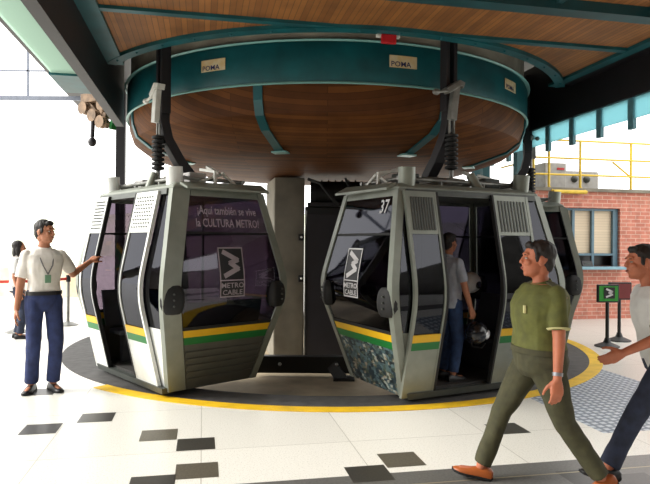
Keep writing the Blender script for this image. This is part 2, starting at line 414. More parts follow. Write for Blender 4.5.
def zigzag_pts(cx, cz, w, h, th):
    """thick zig-zag stroke"""
    P = [Vector((cx + x * w / 2, cz + y * h / 2)) for x, y in ZIG]; vs = []; fs = []
    for a, c in zip(P, P[1:]):
        d = (c - a).normalized(); n = Vector((-d.y, d.x)) * th / 2; e = d * th * .35; k = len(vs)
        m = (a + c) / 2
        vs += [a + n - e, a - n - e, m - n, c - n + e, c + n + e, m + n]; fs.append((k, k + 1, k + 2, k + 3, k + 4, k + 5))
    return [tuple(v) for v in vs], fs
def rect(cx, cz, w, h):
    return [(cx - w / 2, cz - h / 2), (cx + w / 2, cz - h / 2), (cx + w / 2, cz + h / 2), (cx - w / 2, cz + h / 2)], [(0, 1, 2, 3)]
def frame_rects(cx, cz, w, h, t):
    out = [rect(cx, cz + h / 2, w + t, t), rect(cx, cz - h / 2, w + t, t)]
    n = 4
    for k in range(n):
        zz = cz - h / 2 + h * (k + .5) / n
        out += [rect(cx - w / 2, zz, t, h / n), rect(cx + w / 2, zz, t, h / n)]
    return out
M['cityprint'] = None
def cityprint():
    m = bpy.data.materials.new('hillside_town_print'); m.use_nodes = True; nt = m.node_tree; b = nt.nodes['Principled BSDF']
    tc = nt.nodes.new('ShaderNodeTexCoord'); v = nt.nodes.new('ShaderNodeTexVoronoi'); v.inputs['Scale'].default_value = 20; v.distance = 'CHEBYCHEV'
    r = nt.nodes.new('ShaderNodeValToRGB'); e = r.color_ramp.elements
    e[0].position = 0; e[0].color = rgb(16, 24, 28); e[1].position = 1; e[1].color = rgb(150, 158, 150)
    for p, c in ((.3, (40, 60, 68)), (.55, (84, 106, 110)), (.75, (54, 66, 50)), (.88, (140, 128, 110))):
        q = e.new(p); q.color = rgb(*c)
    mp = nt.nodes.new('ShaderNodeMapping'); mp.inputs['Scale'].default_value = (1, 1, 1.5)
    sp = nt.nodes.new('ShaderNodeSeparateColor')
    nt.links.new(tc.outputs['Object'], mp.inputs[0]); nt.links.new(mp.outputs[0], v.inputs['Vector']); nt.links.new(v.outputs['Color'], sp.inputs[0])
    n = nt.nodes.new('ShaderNodeTexNoise'); n.inputs['Scale'].default_value = 5; n.inputs['Detail'].default_value = 6
    nt.links.new(tc.outputs['Object'], n.inputs[0])
    ad = nt.nodes.new('ShaderNodeMath'); ad.operation = 'MULTIPLY'; m2 = nt.nodes.new('ShaderNodeMath'); m2.operation = 'MULTIPLY'; m2.inputs[1].default_value = 1.9
    nt.links.new(sp.outputs[0], ad.inputs[0]); nt.links.new(n.outputs['Fac'], m2.inputs[0]); nt.links.new(m2.outputs[0], ad.inputs[1])
    nt.links.new(ad.outputs[0], r.inputs[0]); nt.links.new(r.outputs[0], b.inputs['Base Color']); b.inputs['Roughness'].default_value = .45
    return m
M['cityprint'] = cityprint()

def make_cabin(label, loc, rz, style, number=None, slogan=False, delta=.15):
    c = empty('cable_car_cabin', loc, rz); tag(c, label, 'cable car cabin', 'cable car cabins on the turning ring')
    P = lambda b, name, m, par=c, **k: b.build(name, m, par, **k)
    # floor pan and roof
    b = MB(); b.loft([[(sx * hx(z) * .985, sy * hy(z) * .98, z) for sx, sy in ((-1, -1), (1, -1), (1, 1), (-1, 1))] for z in (ZB, ZB + .07)])
    P(b, 'floor_pan', M['cabfloor'])
    b = MB(); b.loft([[(sx * a, sy * d, z) for sx, sy in ((-1, -1), (1, -1), (1, 1), (-1, 1))] for z, a, d in ((ZT - .03, .95, .55), (ZT + .02, .97, .57), (ZT + .07, .90, .50))])
    P(b, 'roof', M['alu'], bevel=.015)
    # corner posts: L sections following the bulge
    for sx in (-1, 1):
        for sy in (-1, 1):
            b = MB(); rg = []; w = .085
            for z in levels(ZB, ZT):
                X, Y = hx(z) + .014, hy(z) + .014
                wf = .20 if style == 'lit' and sx > 0 and sy < 0 else w
                q = [(X, Y), (X - w, Y), (X - w, Y - .03), (X - .03, Y - .03), (X - .03, Y - wf), (X, Y - wf)]
                q = [(sx * x, sy * y, z) for x, y in q]
                rg.append(q)
            b.loft(rg); P(b, 'corner_post', M['alu'], smooth=25)
            # black waist bumper wrapped on the corner
            b = MB(); X, Y = hx(1.06), hy(1.06); MR = Matrix.Rotation(R(18) if sx * sy > 0 else R(-18), 3, 'Z')
            rg = []
            for t in range(9):
                a = math.pi * t / 8 - math.pi / 2; ca = abs(math.cos(a)) ** .5; zz = 1.05 + .155 * math.sin(a)
                rg.append([(sx * (X - .03) + (MR @ Vector((.085 * ca * math.copysign(abs(math.cos(p)) ** .6, math.cos(p)), .125 * ca * math.copysign(abs(math.sin(p)) ** .6, math.sin(p)), 0))).x,
                            sy * (Y - .11) + (MR @ Vector((.085 * ca * math.copysign(abs(math.cos(p)) ** .6, math.cos(p)), .125 * ca * math.copysign(abs(math.sin(p)) ** .6, math.sin(p)), 0))).y, zz) for p in [2 * math.pi * k / 16 for k in range(16)]])
            b.loft(rg); bo = P(b, 'bumper', M['black_rubber'], smooth=40)
            b = MB()
            for k in (-1, 0, 1):
                b.cone((sx * (X + .050), sy * (Y - .09), 1.05 + .06 * k), (sx * (X + .064), sy * (Y - .085), 1.05 + .06 * k), .010, .010, 8)
            b.build('bumper_bolts', M['alu_dark'], bo)
    # end faces and rear face: window, divider, stripes, lower panel
    for face in (1, 2, 3):
        e = .08; el = .20 if style == 'lit' and face == 2 else .08
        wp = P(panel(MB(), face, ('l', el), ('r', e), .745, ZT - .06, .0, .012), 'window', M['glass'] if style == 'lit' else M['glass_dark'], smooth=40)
        P(panel(MB(), face, ('l', el), ('r', e), ZT - .07, ZT, .006, .03), 'head_rail', M['alu'])
        P(panel(MB(), face, ('l', el), ('r', e), .715, .75, .008, .03), 'sill_rail', M['black_rubber'])
        P(panel(MB(), face, ('l', el), ('r', e), 1.715, 1.74, .006, .02), 'window_divider', M['black_rubber'])
        P(panel(MB(), face, ('l', el), ('r', e), .640, .715, .006, .02), 'yellow_stripe', M['yellow'])
        P(panel(MB(), face, ('l', el), ('r', e), .560, .640, .006, .02), 'green_stripe', M['green'])
        if style == 'print' and face == 3:
            lp = P(panel(MB(), face, ('l', el), ('r', e), ZB, .56, .004, .03), 'lower_panel', M['cityprint'], smooth=40)
        else:
            lp = P(panel(MB(), face, ('l', el), ('r', e), ZB, .56, .004, .03), 'lower_panel', M['rib'], smooth=40)
            b = MB()
            for k in range(5): panel(b, face, ('l', el + .01), ('r', e + .01), .15 + .075 * k, .15 + .075 * k + .03, .020, .02)
            b.build('pressed_ribs', M['rib'], lp)
        if face in (2, 3):
            # logo: outlined square with a zig-zag above a lettered box
            cy = -.06 if face == 3 else .02
            if face == 2: cy = .04
            cz = 1.40; w = .30; h = .33
            b = MB(); p, f = rect(cy, cz, w, h)
            bg = []
            for k in range(4):
                q, ff = rect(cy, cz - h / 2 + h * (k + .5) / 4, w, h / 4); decal(b, face, q, ff, .006)
            q, ff = rect(cy, cz - .27, w, .16); decal(b, face, q, ff, .006)
            lg = b.build('logo_square', M['black_ink'], wp)
            b = MB()
            for q, ff in frame_rects(cy, cz - .09, w, .52, .014): decal(b, face, q, ff, .010)
            q, ff = rect(cy, cz - .175, w, .012); decal(b, face, q, ff, .010)
            q, ff = zigzag_pts(cy, cz, w * .72, h * .82, .052); decal(b, face, q, ff, .010)
            ink = M['grey_ink'] if style == 'lit' else M['white_ink']
            b.build('logo', ink, lg)
            b = MB()
            for k, tx in enumerate(('METRO', 'CABLE')):
                v, f = text_pts(tx, .095); decal(b, face, [(cy + x * .92, cz - .255 - .075 * k + y * .8) for x, y, z in v], f, .010)
            b.build('lettering', ink, lg)
            if slogan and face == 2:
                b = MB()
                for k, tx in enumerate(('¡Aquí también se vive', 'la CULTURA METRO!')):
                    v, f = text_pts(tx, .125 if k == 0 else .125); decal(b, face, [(.06 + x * .70, 1.93 - .135 * k + y) for x, y, z in v], f, .010)
                b.build('lettering', M['grey_ink'], wp)
            if number and face == 3:
                b = MB(); v, f = text_pts(number, .20); decal(b, face, [(.37 + x * .85, 1.95 + y) for x, y, z in v], f, .010); b.build('number', M['white_ink'], wp)
    # door face: posts, leaves slid apart, fixed panes, header track
    lm = M['panel_lit'] if style == 'lit' else M['alu']
    for s0, s1, off in ((-.93, -.53, .055), (.22, .74, .055)):
        df = P(panel(MB(), 0, s0, s0 + .035, ZB, ZT - .02, off, .04), 'door_leaf', lm, smooth=25)
        b = MB(); panel(b, 0, s1 - .035, s1, ZB, ZT - .02, off, .04); panel(b, 0, s0 + .035, s1 - .035, ZB, .56, off - .004, .03); panel(b, 0, s0 + .035, s1 - .035, 1.73, ZT - .02, off - .004, .03)
        fr = b
        b = MB(); panel(b, 0, s0 + .035, s1 - .035, .72, 1.73, off - .012, .012); b.build('door_pane', M['glass_dark'], df, smooth=40)
        b = MB(); panel(b, 0, s0 + .03, s1 - .03, .64, .72, off + .002, .03); b.build('yellow_stripe', M['yellow'], df)
        b = MB(); panel(b, 0, s0 + .03, s1 - .03, .56, .64, off + .002, .03); b.build('green_stripe', M['green'], df)
        b = fr; sw = s1 - s0 - .11
        if style == 'lit':
            for i in range(7):
                for j in range(9):
                    x = s0 + .055 + sw * (i + .5 + (.25 if j % 2 else -.25)) / 7; z = 1.77 + .36 * (j + .5) / 9
                    p = surf(0, x, z, off + .002); b.box(p, (.022, .006, .016), mi=1)
        else:
            for i in range(9):
                x = s0 + .055 + sw * (i + .5) / 9; rg = []
                panel(b, 0, x - .010, x + .010, 1.77, 2.11, off + .004, .012, mi=1)
        b.build('door_frame', [lm, M['alu_dark']], df, smooth=25)
        b = MB(); panel(b, 0, s1 - .012 if s0 < 0 else s0 - .012, s1 + .014 if s0 < 0 else s0 + .014, ZB, ZT - .02, off + .004, .05); b.build('rubber_seal', M['black_rubber'], df)
    for s0, s1 in ((('l', .085), -.90), (.72, ('r', .085))):
        P(panel(MB(), 0, s0, s1, .74, ZT - .06, .0, .012), 'fixed_pane', M['glass_dark'], smooth=40)
        P(panel(MB(), 0, s0, s1, ZB, .74, .0, .02), 'side_panel', lm, smooth=25)
    P(panel(MB(), 0, ('l', .085), ('r', .085), ZT - .06, ZT, .03, .06), 'door_track', M['alu_dark'])
    P(panel(MB(), 0, ('l', .02), ('r', .02), ZB - .02, ZB + .045, .07, .10), 'door_sill', M['alu_dark'])
    # benches and grab pole inside
    for sx in (-1, 1):
        b = MB(); b.box((sx * .72, .0, .50), (.34, .92, .06)); bn = P(b, 'bench', M['seat'], bevel=.015)
        b = MB(); b.box((sx * .64, 0, .30), (.10, .80, .34)); b.build('bench_base', M['inside'], bn)
        b = MB(); b.loft([[(sx * (hx(z) - d), y, z) for d, y in ((.05, -.48), (.10, -.48), (.10, .48), (.05, .48))] for z in (.55, .72, .9, 1.0)]); b.build('bench_back', M['seat'], bn)
    P(MB().tube([(0, .36, ZB + .07), (0, .36, ZT - .03)], .018), 'grab_pole', M['steel'], smooth=60)
    # roof gear
    for sx in (-1, 1):
        b = MB(); b.cone((sx * .79, -.45, ZT - .02), (sx * .80, -.47, ZT + .24), .09, .09, 20, True, True)
        P(b, 'roof_tube', M['panel_lit'] if style == 'lit' else M['alu'], smooth=40)
    P(MB().cone((.20, -.47, ZT), (.13, -.36, ZT + .22), .055, .05, 16, True, True), 'roof_bracket', M['alu'], smooth=40)
    for sx in (-1, 1):      # visor over each end
        b = MB(); b.loft([[(sx * (.93 + d), y, ZT + h) for y, d, h in ((-.47, .0, .075), (-.44, .10, .02), (.56, .17, .02), (.56, .02, .10))], [(sx * (.93 + d), y, ZT + h) for y, d, h in ((-.47, .0, .045), (-.44, .10, -.005), (.56, .17, -.005), (.56, .02, .06))]])
        P(b, 'roof_visor', M['alu'])
    b = MB()
    for y in (-.38, .38): b.tube([(-.86, y, ZT + .13), (.86, y, ZT + .13)], .022, 8)
    for x in (-.82, -.3, .3, .82): b.tube([(x, -.38, ZT + .13), (x, .38, ZT + .13)], .02, 8); b.tube([(x, -.38, ZT + .05), (x, -.38, ZT + .13)], .02, 8); b.tube([(x, .38, ZT + .05), (x, .38, ZT + .13)], .02, 8)
    P(b, 'roof_frame', M['steel'], smooth=60)
    for sx in (-1, 1):      # slanting link bars and small housings that work the doors
        b = MB(); b.bar([(sx * .86, -.18, ZT + .10), (sx * .80, .10, ZT + .20), (sx * .45, .15, ZT + .32)], .05, .03, (0, 1, 0)); b.bar([(sx * .86, .3, ZT + .06), (sx * .80, .12, ZT + .22)], .04, .03, (1, 0, 0))
        b.bar([(sx * .86, .0, ZT + .05), (sx * .86, .0, ZT + .22), (sx * .55, .0, ZT + .27)], .035, .03, (0, 1, 0))
        P(b, 'door_linkage', M['white_steel'])
        P(MB().box((sx * .58, -.12, ZT + .14), (.24, .22, .15)), 'door_motor', M['box_grey'] if style == 'lit' else M['alu_dark'], bevel=.02)
    P(MB().cone((-.30, .02, ZT + .15), (.34, .02, ZT + .15), .07, .07, 16, True, True), 'drive_roller', M['steel'], smooth=40)
    # hanger: tall plate, clamp and curved arm, black spring damper
    d = -delta
    b = MB(); b.box((-.055, d, 3.78), (.05, .12, 1.25)); b.box((.055, d, 3.78), (.05, .12, 1.25)); b.box((0, d, 3.30), (.12, .09, .35)); hg = P(b, 'hanger', M['dark_steel'], bevel=.008)
    b = MB(); b.bar([(0, d, 3.30), (0, d, 3.05), (0, d + .05, 2.85), (0, d + .20, 2.62), (0, d + .36, 2.44), (0, d + .42, 2.30)], [.12, .12, .13, .14, .14, .13], .12, (1, 0, 0)); P(b, 'hanger_arm', M['dark_steel'], bevel=.01)
    b = MB(); b.bar([(-.10, d - .08, 3.36), (.06, d - .10, 3.46), (.12, d - .09, 3.44)], .10, .07, (0, 1, 0)); b.bar([(.03, d - .09, 3.42), (0, d - .09, 3.22), (-.02, d - .09, 3.04)], .07, .09, (0, 1, 0))
    b.cone((-.10, d - .10, 3.36), (-.24, d - .10, 3.33), .018, .018, 8); b.cone((-.24, d - .10, 3.33), (-.26, d - .10, 3.33), .035, .035, 10)
    b.build('grip', M['white_steel'] if style == 'lit' else M['steel'], hg, bevel=.008)
    b = MB(); pr = [(0.0, 2.46)]
    for k in range(8): z = 2.48 + .052 * k; pr += [(.045, z), (.075, z + .008), (.075, z + .034), (.045, z + .042)]
    pr += [(.0, 2.91)]
    b.lathe(pr, 20, (0, d - .06, 0)); dm = P(b, 'spring_damper', M['black_rubber'], smooth=30)
    for k in (-1, 1): MB().tube([(k * .03, d - .06, 2.88), (k * .03, d - .06, 3.06)], .012, 8).build('damper_rod', M['steel'], dm)
    b = MB(); b.tube([(0, d - .06, ZT + .05), (0, d - .06, 2.48)], .025, 10); b.build('piston', M['steel'], dm); MB().box((0, d - .06, ZT + .14), (.14, .12, .10)).build('piston_block', M['steel'], dm, bevel=.01)
    return c
CAB0 = (-1.80, 7.277, 0); CAB1 = (1.35, 7.02, 0)
make_cabin('grey cable car cabin with a slogan on its end window, man\'s hand on its door', CAB0, R(-47.7), 'lit', None, True, .19)
make_cabin('cable car cabin numbered 37 with a town photo print under the stripes', CAB1, R(26.6), 'print', '37', False, .13)
make_cabin('cable car cabin mostly hidden behind cabin 37 and the man in olive', (3.08, 9.90, 0), R(84), 'plain', None, False, .24)

# ------------------------------------------------------------------ machinery behind the cabins
b = MB(); b.box((0, 0, 1.195), (.50, 1.2, 2.99)); o = b.build('concrete_column', M['concrete'], bevel=.02); cp = H(-.60 * CH + 9.75 * SH + .02, .60 * SH + 9.75 * CH + .6)
o.location = (cp.x, cp.y, 0); o.rotation_euler = (0, 0, HA); struct(o)
t = empty('control_cabinet', (.10, 9.75, -.30)); tag(t, 'tall dark grey steel cabinet beside the concrete column between the cabins', 'cabinet')
MB().box((0, .3, 1.27), (.86, .6, 2.5)).build('body', M['black_steel'], t, bevel=.02)
MB().box((-.02, -.012, 1.25), (.74, .03, 2.3)).build('door', M['dark_steel'], t, bevel=.008)
MB().tube([(-.42, -.03, .05), (-.42, -.03, 2.1), (-.40, -.02, 2.45)], .012).build('conduit', M['steel'], t)
t = empty('drive_motor', (.12, 9.6, 2.22)); tag(t, 'dark drive machinery with pipes on top of the steel cabinet', 'motor')
b = MB(); b.cone((-.36, .25, .22), (.5, .25, .22), .2, .2, 20, True, True); b.build('motor_body', M['black_steel'], t, smooth=40)
b = MB()
for k in range(7): b.cone((-.30 + .11 * k, .25, .22), (-.28 + .11 * k, .25, .22), .225, .225, 20, True, True)
b.build('cooling_fins', M['dark_steel'], t)
b = MB(); b.tube([(-.4, .1, .44), (-.2, .0, .36), (0, -.02, .1), (.1, .05, .02)], .025); b.tube([(.2, .0, .45), (.25, -.02, .3), (.45, .05, .1)], .02); b.build('hose', M['black_rubber'], t)
MB().box((0.02, .25, .03), (.85, .4, .06)).build('mounting_plate', M['dark_steel'], t)
for z in (1.05, 1.72):
    t = MB().box((0, 0, 0), (.09, .06, .11)).build('junction_box', M['black_steel'], bevel=.01); t.location = H(-.60 * CH + 9.75 * SH + .21, .60 * SH + 9.75 * CH - .04, z); t.rotation_euler = (0, 0, HA)
    tag(t, 'small black junction box high on the concrete column' if z > 1.5 else 'small black junction box low on the concrete column', 'junction box')
    MB().cone((0, -.03, 0), (0, -.045, 0), .018, .018, 10).build('knob', M['white_steel'], t)
t = empty('guide_rail', (-.25, 8.62, -.30)); tag(t, 'black steel guide rail lying low across the pit between cabins', 'rail')
MB().box((0, 0, .19), (1.5, .14, .24)).build('rail_beam', M['black_steel'], t, bevel=.01)
for x in (.35,):
    b = MB(); b.bar([(x, -.02, .2), (x + .16, -.12, .0)], .10, .16, (0, 1, 0)); b.box((x + .18, -.12, .015), (.3, .26, .03)); b.build('foot', M['black_steel'], t)
b = MB()
for x in (-.38, .43): b.cone((x, -.07, .2), (x, -.085, .2), .025, .025, 10)
b.build('bolt_heads', M['steel'], t)
# red alarm lamp on the trim of the opening
t = empty('alarm_lamp', H(2.0, 0, 0)); p = H(1.95, arcv(1.95) + .02, 3.86); t.location = p; t.rotation_euler = (0, 0, HA); tag(t, 'small red alarm lamp on a pale bracket under the teal ceiling trim', 'lamp')
MB().box((0, -.01, -.02), (.17, .05, .10)).build('lamp_body', M['redbox'], t, bevel=.012)
MB().box((0, .02, .03), (.26, .06, .05)).build('bracket', M['white_steel'], t, bevel=.006)

# ------------------------------------------------------------------ right side: brick booth, railing, fascia, stands
def at(px, py, Y):      # a point at depth Y
    a, b = px - 325, py - 242; r = .008
    return Vector(((a * math.cos(r) + b * math.sin(r)) / 600 * Y, Y, HC - (-a * math.sin(r) + b * math.cos(r) - .5) / 600 * Y))
BV = 11.75; BU0 = 6.95
bt = empty('ticket_booth', H(BU0, BV, 0), HA); tag(bt, 'red brick ticket booth with a wide blind-covered window', 'booth')
def bp(b, name, m, par=bt, **k): return b.build(name, m, par, **k)
def bw(x0, x1, z0, z1, b): b.box(((x0 + x1) / 2, 1.2, (z0 + z1) / 2), (x1 - x0, 2.4, z1 - z0)); return b
W0, W1, WZ0, WZ1 = .55, 2.12, 1.16, 2.44
b = MB(); bw(0, W0, 0, 2.80, b); bw(W1, 4.5, 0, 2.80, b); bw(W0, W1, 0, WZ0, b); bw(W0, W1, WZ1, 2.80, b); bp(b, 'brick_wall', M['brick'])
bp(MB().box((2.25, 1.22, 2.83), (4.7, 2.6, .07)), 'roof_slab', M['concrete'])
M['frame_blue'] = mat('blue_grey_frame', (92, 122, 138), .5, var=.1)
M['blind'] = brickmat('roller_blind', (214, 196, 170), (206, 188, 162), (188, 170, 146), 4, .06, .004, .7, 'xz', 0)
wf = MB()
for x in (W0 + .03, W0 + .47, W0 + .95, W1 - .06): wf.box((x, .10, (WZ0 + WZ1) / 2), (.06 if x < W1 - .1 else .12, .06, WZ1 - WZ0))
for z in (WZ1 - .03, WZ0 + .26): wf.box(((W0 + W1) / 2, .10, z), (W1 - W0, .05, .05))
wfo = bp(wf, 'window_frame', M['frame_blue'])
bp(MB().box(((W0 + W1) / 2, .16, (WZ0 + .26 + WZ1) / 2), (W1 - W0, .02, WZ1 - WZ0 - .26)), 'blind', M['blind'])
bp(MB().box(((W0 + W1) / 2, .3, WZ0 + .13), (W1 - W0, .02, .30)), 'dark_interior_sheet', M['black_ink'])  # black sheet painted as the unlit booth interior behind the gap
M['ledge'] = mat('pale_blue_ledge', (130, 170, 186), .4, var=.1)
bp(MB().box(((W0 + W1) / 2 - .1, -.10, WZ0 - .03), (W1 - W0 + .3, .42, .06)), 'ledge', M['ledge'], bevel=.01)
for k, (x, w, h, m, lb) in enumerate([(.80, .14, .10, M['black_ink'], 'small black device first from the left on the booth ledge'), (1.02, .10, .13, M['box_grey'], 'small pale box standing between dark devices on the booth ledge'), (1.28, .26, .12, M['black_ink'], 'wide dark till on the booth ledge right of the pale box')]):
    t = empty('counter_device', bt.matrix_basis @ Vector((x, -.02, WZ0)), HA); tag(t, lb, 'device', 'devices on the booth ledge')
    b = MB(); b.loft([[(-w / 2, -.06, 0), (w / 2, -.06, 0), (w / 2, .06, 0), (-w / 2, .06, 0)], [(-w / 2, -.02, h), (w / 2, -.02, h), (w / 2, .05, h), (-w / 2, .05, h)]]); b.build('case', m, t, bevel=.008)
    MB().box((0, -.035, h * .55), (w * .6, .02, h * .3)).build('display', M['alu_dark'], t)
MBT = Matrix.Translation(H(BU0, BV, 0)) @ Matrix.Rotation(HA, 4, 'Z')
def bl(x, y, z): return MBT @ Vector((x, y, z))
# yellow hose set and black cable coil on the wall under the ledge
t = empty('hose_reel', bl(.42, -.02, .55), HA); tag(t, 'yellow hose reel hung on the brick wall under the ledge', 'hose reel')
b = MB(); b.tube([(.13 * math.cos(a), -.08, .40 + .13 * math.sin(a)) for a in [2 * math.pi * k / 20 for k in range(20)]], .035, 8, closed=True); b.tube([(.08 * math.cos(a), -.12, .40 + .08 * math.sin(a)) for a in [2 * math.pi * k / 20 for k in range(20)]], .03, 8, closed=True); b.build('hose', M['pipe_yellow'], t, smooth=60)
b = MB(); b.box((0, -.02, .40), (.10, .04, .36)); b.cone((0, 0, .40), (0, -.16, .40), .03, .03, 10); b.build('bracket', M['pipe_yellow'], t)
b = MB(); b.box((.22, -.04, .46), (.10, .08, .22)); b.cone((.22, -.08, .40), (.22, -.16, .36), .03, .02, 10); b.build('valve_box', M['pipe_yellow'], t, bevel=.01)
t = empty('cable_coil', bl(.50, -.05, .30), HA); tag(t, 'loose black cable coil hanging on the brick wall below the yellow reel', 'cable')
b = MB()
for k, (r, dx, dz) in enumerate([(.24, .0, .22), (.20, .05, .25), (.26, -.06, .20)]):
    b.tube([(dx + r * .8 * math.cos(a), -.03 - .02 * k, dz + r * math.sin(a)) for a in [2 * math.pi * q / 28 for q in range(28)]], .017, 8, closed=True)
b.build('loops', M['black_rubber'], t, smooth=60)
MB().tube([(.2, -.03, .3), (.36, -.03, .5), (.40, -.03, .72)], .014, 8).build('cable_end', M['black_rubber'], t)
# railing on the booth roof
t = empty('yellow_railing', bl(0, 0, 2.865), HA); tag(t, 'yellow pipe railing along the booth roof edge', 'railing')
b = MB()
for x in (.05, .42, 1.18, 2.45, 3.6): MB().tube([(x, .08, 0), (x, .08, 1.05)], .028, 8).build('post', M['pipe_yellow'], t, smooth=60)
for z in (.30, .66, 1.05): MB().tube([(-.1, .08, z), (4.2, .08, z)], .022, 8).build('rail', M['pipe_yellow'], t, smooth=60)
MB().tube([(.05, .08, .6), (.05, 1.5, .6)], .022, 8).build('rail', M['pipe_yellow'], t, smooth=60)
b = MB(); b.tube([(.40, -.12, -.09), (1.20, -.12, -.09)], .04, 8); b.tube([(.40, -.12, -.09), (.42, .08, .02)], .03, 8); b.tube([(1.20, -.12, -.09), (1.18, .08, .02)], .03, 8); b.build('kick_pipe', M['pipe_yellow'], t, smooth=60)
MB().tube([(2.0, .1, .62), (2.42, .1, .32)], .022, 8).build('brace', M['pipe_yellow'], t, smooth=60)
for x, y, w, h, lb in [(.85, .75, .55, .62, 'pale grey unit with a small red mark on the booth roof'), (1.75, 1.1, .9, .5, 'wider pale grey unit on the booth roof behind the brace')]:
    t = empty('roof_unit', bl(x, y, 2.865), HA); tag(t, lb, 'roof unit', 'grey units on the booth roof')
    b = MB(); b.box((0, 0, h / 2), (w, .5, h)); b.build('case', M['box_grey'], t, bevel=.03)
    if w < .6: MB().box((.12, -.256, h - .14), (.18, .012, .05)).build('red_mark', M['redbox'], t)
    else:
        for x in (-.2, .12): MB().cone((x, -.25, .3), (x, -.27, .3), .08, .08, 16).build('fan_grille', M['alu_dark'], t)
# teal fascia panels under the right beam, with slim posts
M['fascia'] = translucent('teal_fascia_panel', (176, 216, 222), .3); M['mull_teal'] = mat('hazy_teal_mullion', (96, 152, 164), .5, var=.15)
fz = 2.95
for k in range(14):
    v0 = 6.0 + .62 * k
    b = MB(); b.box((0, 0, 3.36), (.025, .50, .28)); o = b.build('window_fascia', M['fascia']); o.location = H(UR + .30, v0 + .31, 0); o.rotation_euler = (0, 0, HA); struct(o)
    b = MB(); b.box((0, 0, 3.30), (.05, .10, .42)); o = b.build('window_mullion', M['mull_teal']); o.location = H(UR + .30, v0 + .62, 0); o.rotation_euler = (0, 0, HA); struct(o)
for u, v in ((5.95, 12.0), (6.35, 11.3)):
    o = MB().box((0, 0, 2.2), (.16, .16, 4.4)).build('teal_post', M['teal']); o.location = H(u, v, 0); o.rotation_euler = (0, 0, HA); struct(o)

# two info stands beside the booth
def stand(px, py, Y, m, label, zt, w, h, sym):
    p = at(px, py, Y); t = empty('info_stand', (p.x, p.y, 0), R(4)); tag(t, label, 'sign stand', 'info stands in front of the booth')
    b = MB(); b.lathe([(.0, .0), (.19, .0), (.19, .015), (.06, .07), (.035, .14), (0, .14)], 24); b.build('base', M['black_steel'], t, smooth=40)
    MB().tube([(0, 0, .05), (0, 0, zt - h)], .028, 12).build('post', M['black_steel'], t, smooth=60)
    f = MB().box((0, -.01, zt - h / 2), (w, .05, h)).build('frame', M['black_steel'], t, bevel=.01)
    MB().box((0, -.037, zt - h / 2), (w - .05, .006, h - .05)).build('sign_face', m, f)
    if sym:
        MB().box((.01, -.043, zt - h / 2 + .01), (h * .62, .006, h * .62)).build('logo_square', M['black_ink'], f)
        q, ff = zigzag_pts(.01, zt - h / 2 + .01, h * .42, h * .46, .03); b = MB(); b.add([(x, -.049, z) for x, z in q], ff); b.build('logo', M['white_ink'], f)
M['stand_green'] = mat('stand_green', (38, 140, 40), .4, var=.1)
M['stand_red'] = mat('stand_dark_red', (116, 34, 36), .4, var=.1)
stand(607, 346, 9.65, M['stand_green'], 'black stand with a green sign face and zig-zag logo', 1.0, .36, .29, True)
stand(619, 341, 10.25, M['stand_red'], 'black stand with a dark red sign face, partly behind the green one', 1.0, .40, .30, False)

# ------------------------------------------------------------------ left side: pale fascia, window bars, sheave head, stanchions
M['leftfascia'] = translucent('pale_green_fascia', (214, 232, 220), .4)
o = MB().box((0, 0, 3.48), (.30, 7.6, .03)).build('window_fascia_left', M['leftfascia']); o.location = H(UL - .36, 3.2, 0); o.rotation_euler = (0, 0, HA); struct(o)
o = MB().box((0, 0, 3.47), (.32, .8, .06)).build('trim_fascia_end', M['teal']); o.location = H(UL - .37, 7.4, 0); o.rotation_euler = (0, 0, HA); struct(o)
M['mullion'] = mat('grey_mullion', (120, 126, 140), .6, var=.1)
b = MB(); Y = 13.0
p0 = at(-120, 97, Y); p1 = at(84, 98.5, Y); q0 = at(-120, 70, Y); q1 = at(62, 71, Y)
b.bar([p0, p1], .05, .09, (0, 1, 0)); b.bar([q0, q1], .04, .03, (0, 1, 0)); b.bar([at(28, 40, Y), at(28, 97, Y)], .04, .04, (0, 1, 0)); b.bar([at(-60, 40, Y), at(-60, 97, Y)], .04, .04, (0, 1, 0)); b.bar([at(-120, 40, Y), at(-120, 97, Y)], .04, .04, (0, 1, 0))
struct(b.build('window_frame_left', M['mullion']))
M['sheave_tan'] = mat('overexposed_tan_steel', (150, 122, 96), .7, var=.35, scale=9)  # tan paled to hold the overexposed look of the machinery
p = at(98, 114, 9.9); t = empty('sheave_head', (p.x, p.y, p.z), R(-30)); tag(t, 'tan cable guide head hanging beyond the pale fascia on the left', 'cable machinery'); t.scale = (.95, .95, .95)
b = MB(); b.box((-.05, 0, .28), (.55, .22, .16)); b.bar([(-.3, 0, .3), (-.05, 0, .05), (.22, 0, -.22)], .14, .12, (0, 1, 0)); b.bar([(.3, 0, .4), (.15, 0, .05), (.05, 0, -.15)], .12, .10, (0, 1, 0)); b.bar([(-.25, .0, .05), (.25, .0, -.05)], .10, .10, (0, 1, 0)); b.build('frame', M['sheave_tan'], t, bevel=.01)
for x, z in ((-.22, .10), (.02, -.05), (.22, -.18), (.25, .12)):
    b = MB(); b.lathe([(0, -.04), (.11, -.04), (.085, 0), (.11, .04), (0, .04)], 20)
    b.v = [(x + v[0], -.12 + v[2], z + v[1]) for v in b.v]; b.build('wheel', M['sheave_tan'], t, smooth=40)
b = MB(); b.tube([(.0, -.1, -.1), (-.02, -.1, -.42)], .035, 8); b.ell((-.02, -.1, -.50), (.07, .07, .08)); b.build('counterweight', M['dark_steel'], t, smooth=60)
b = MB(); b.bar([(.0, 0, .35), (.1, 0, .9)], .10, .10, (0, 1, 0)); b.build('support_arm', M['teal'], t)
b = MB(); b.bar([(.34, 0, .1), (.42, 0, -.1), (.36, 0, -.3)], .1, .06, (0, 1, 0)); b.build('guide_shoe', M['green'], t)

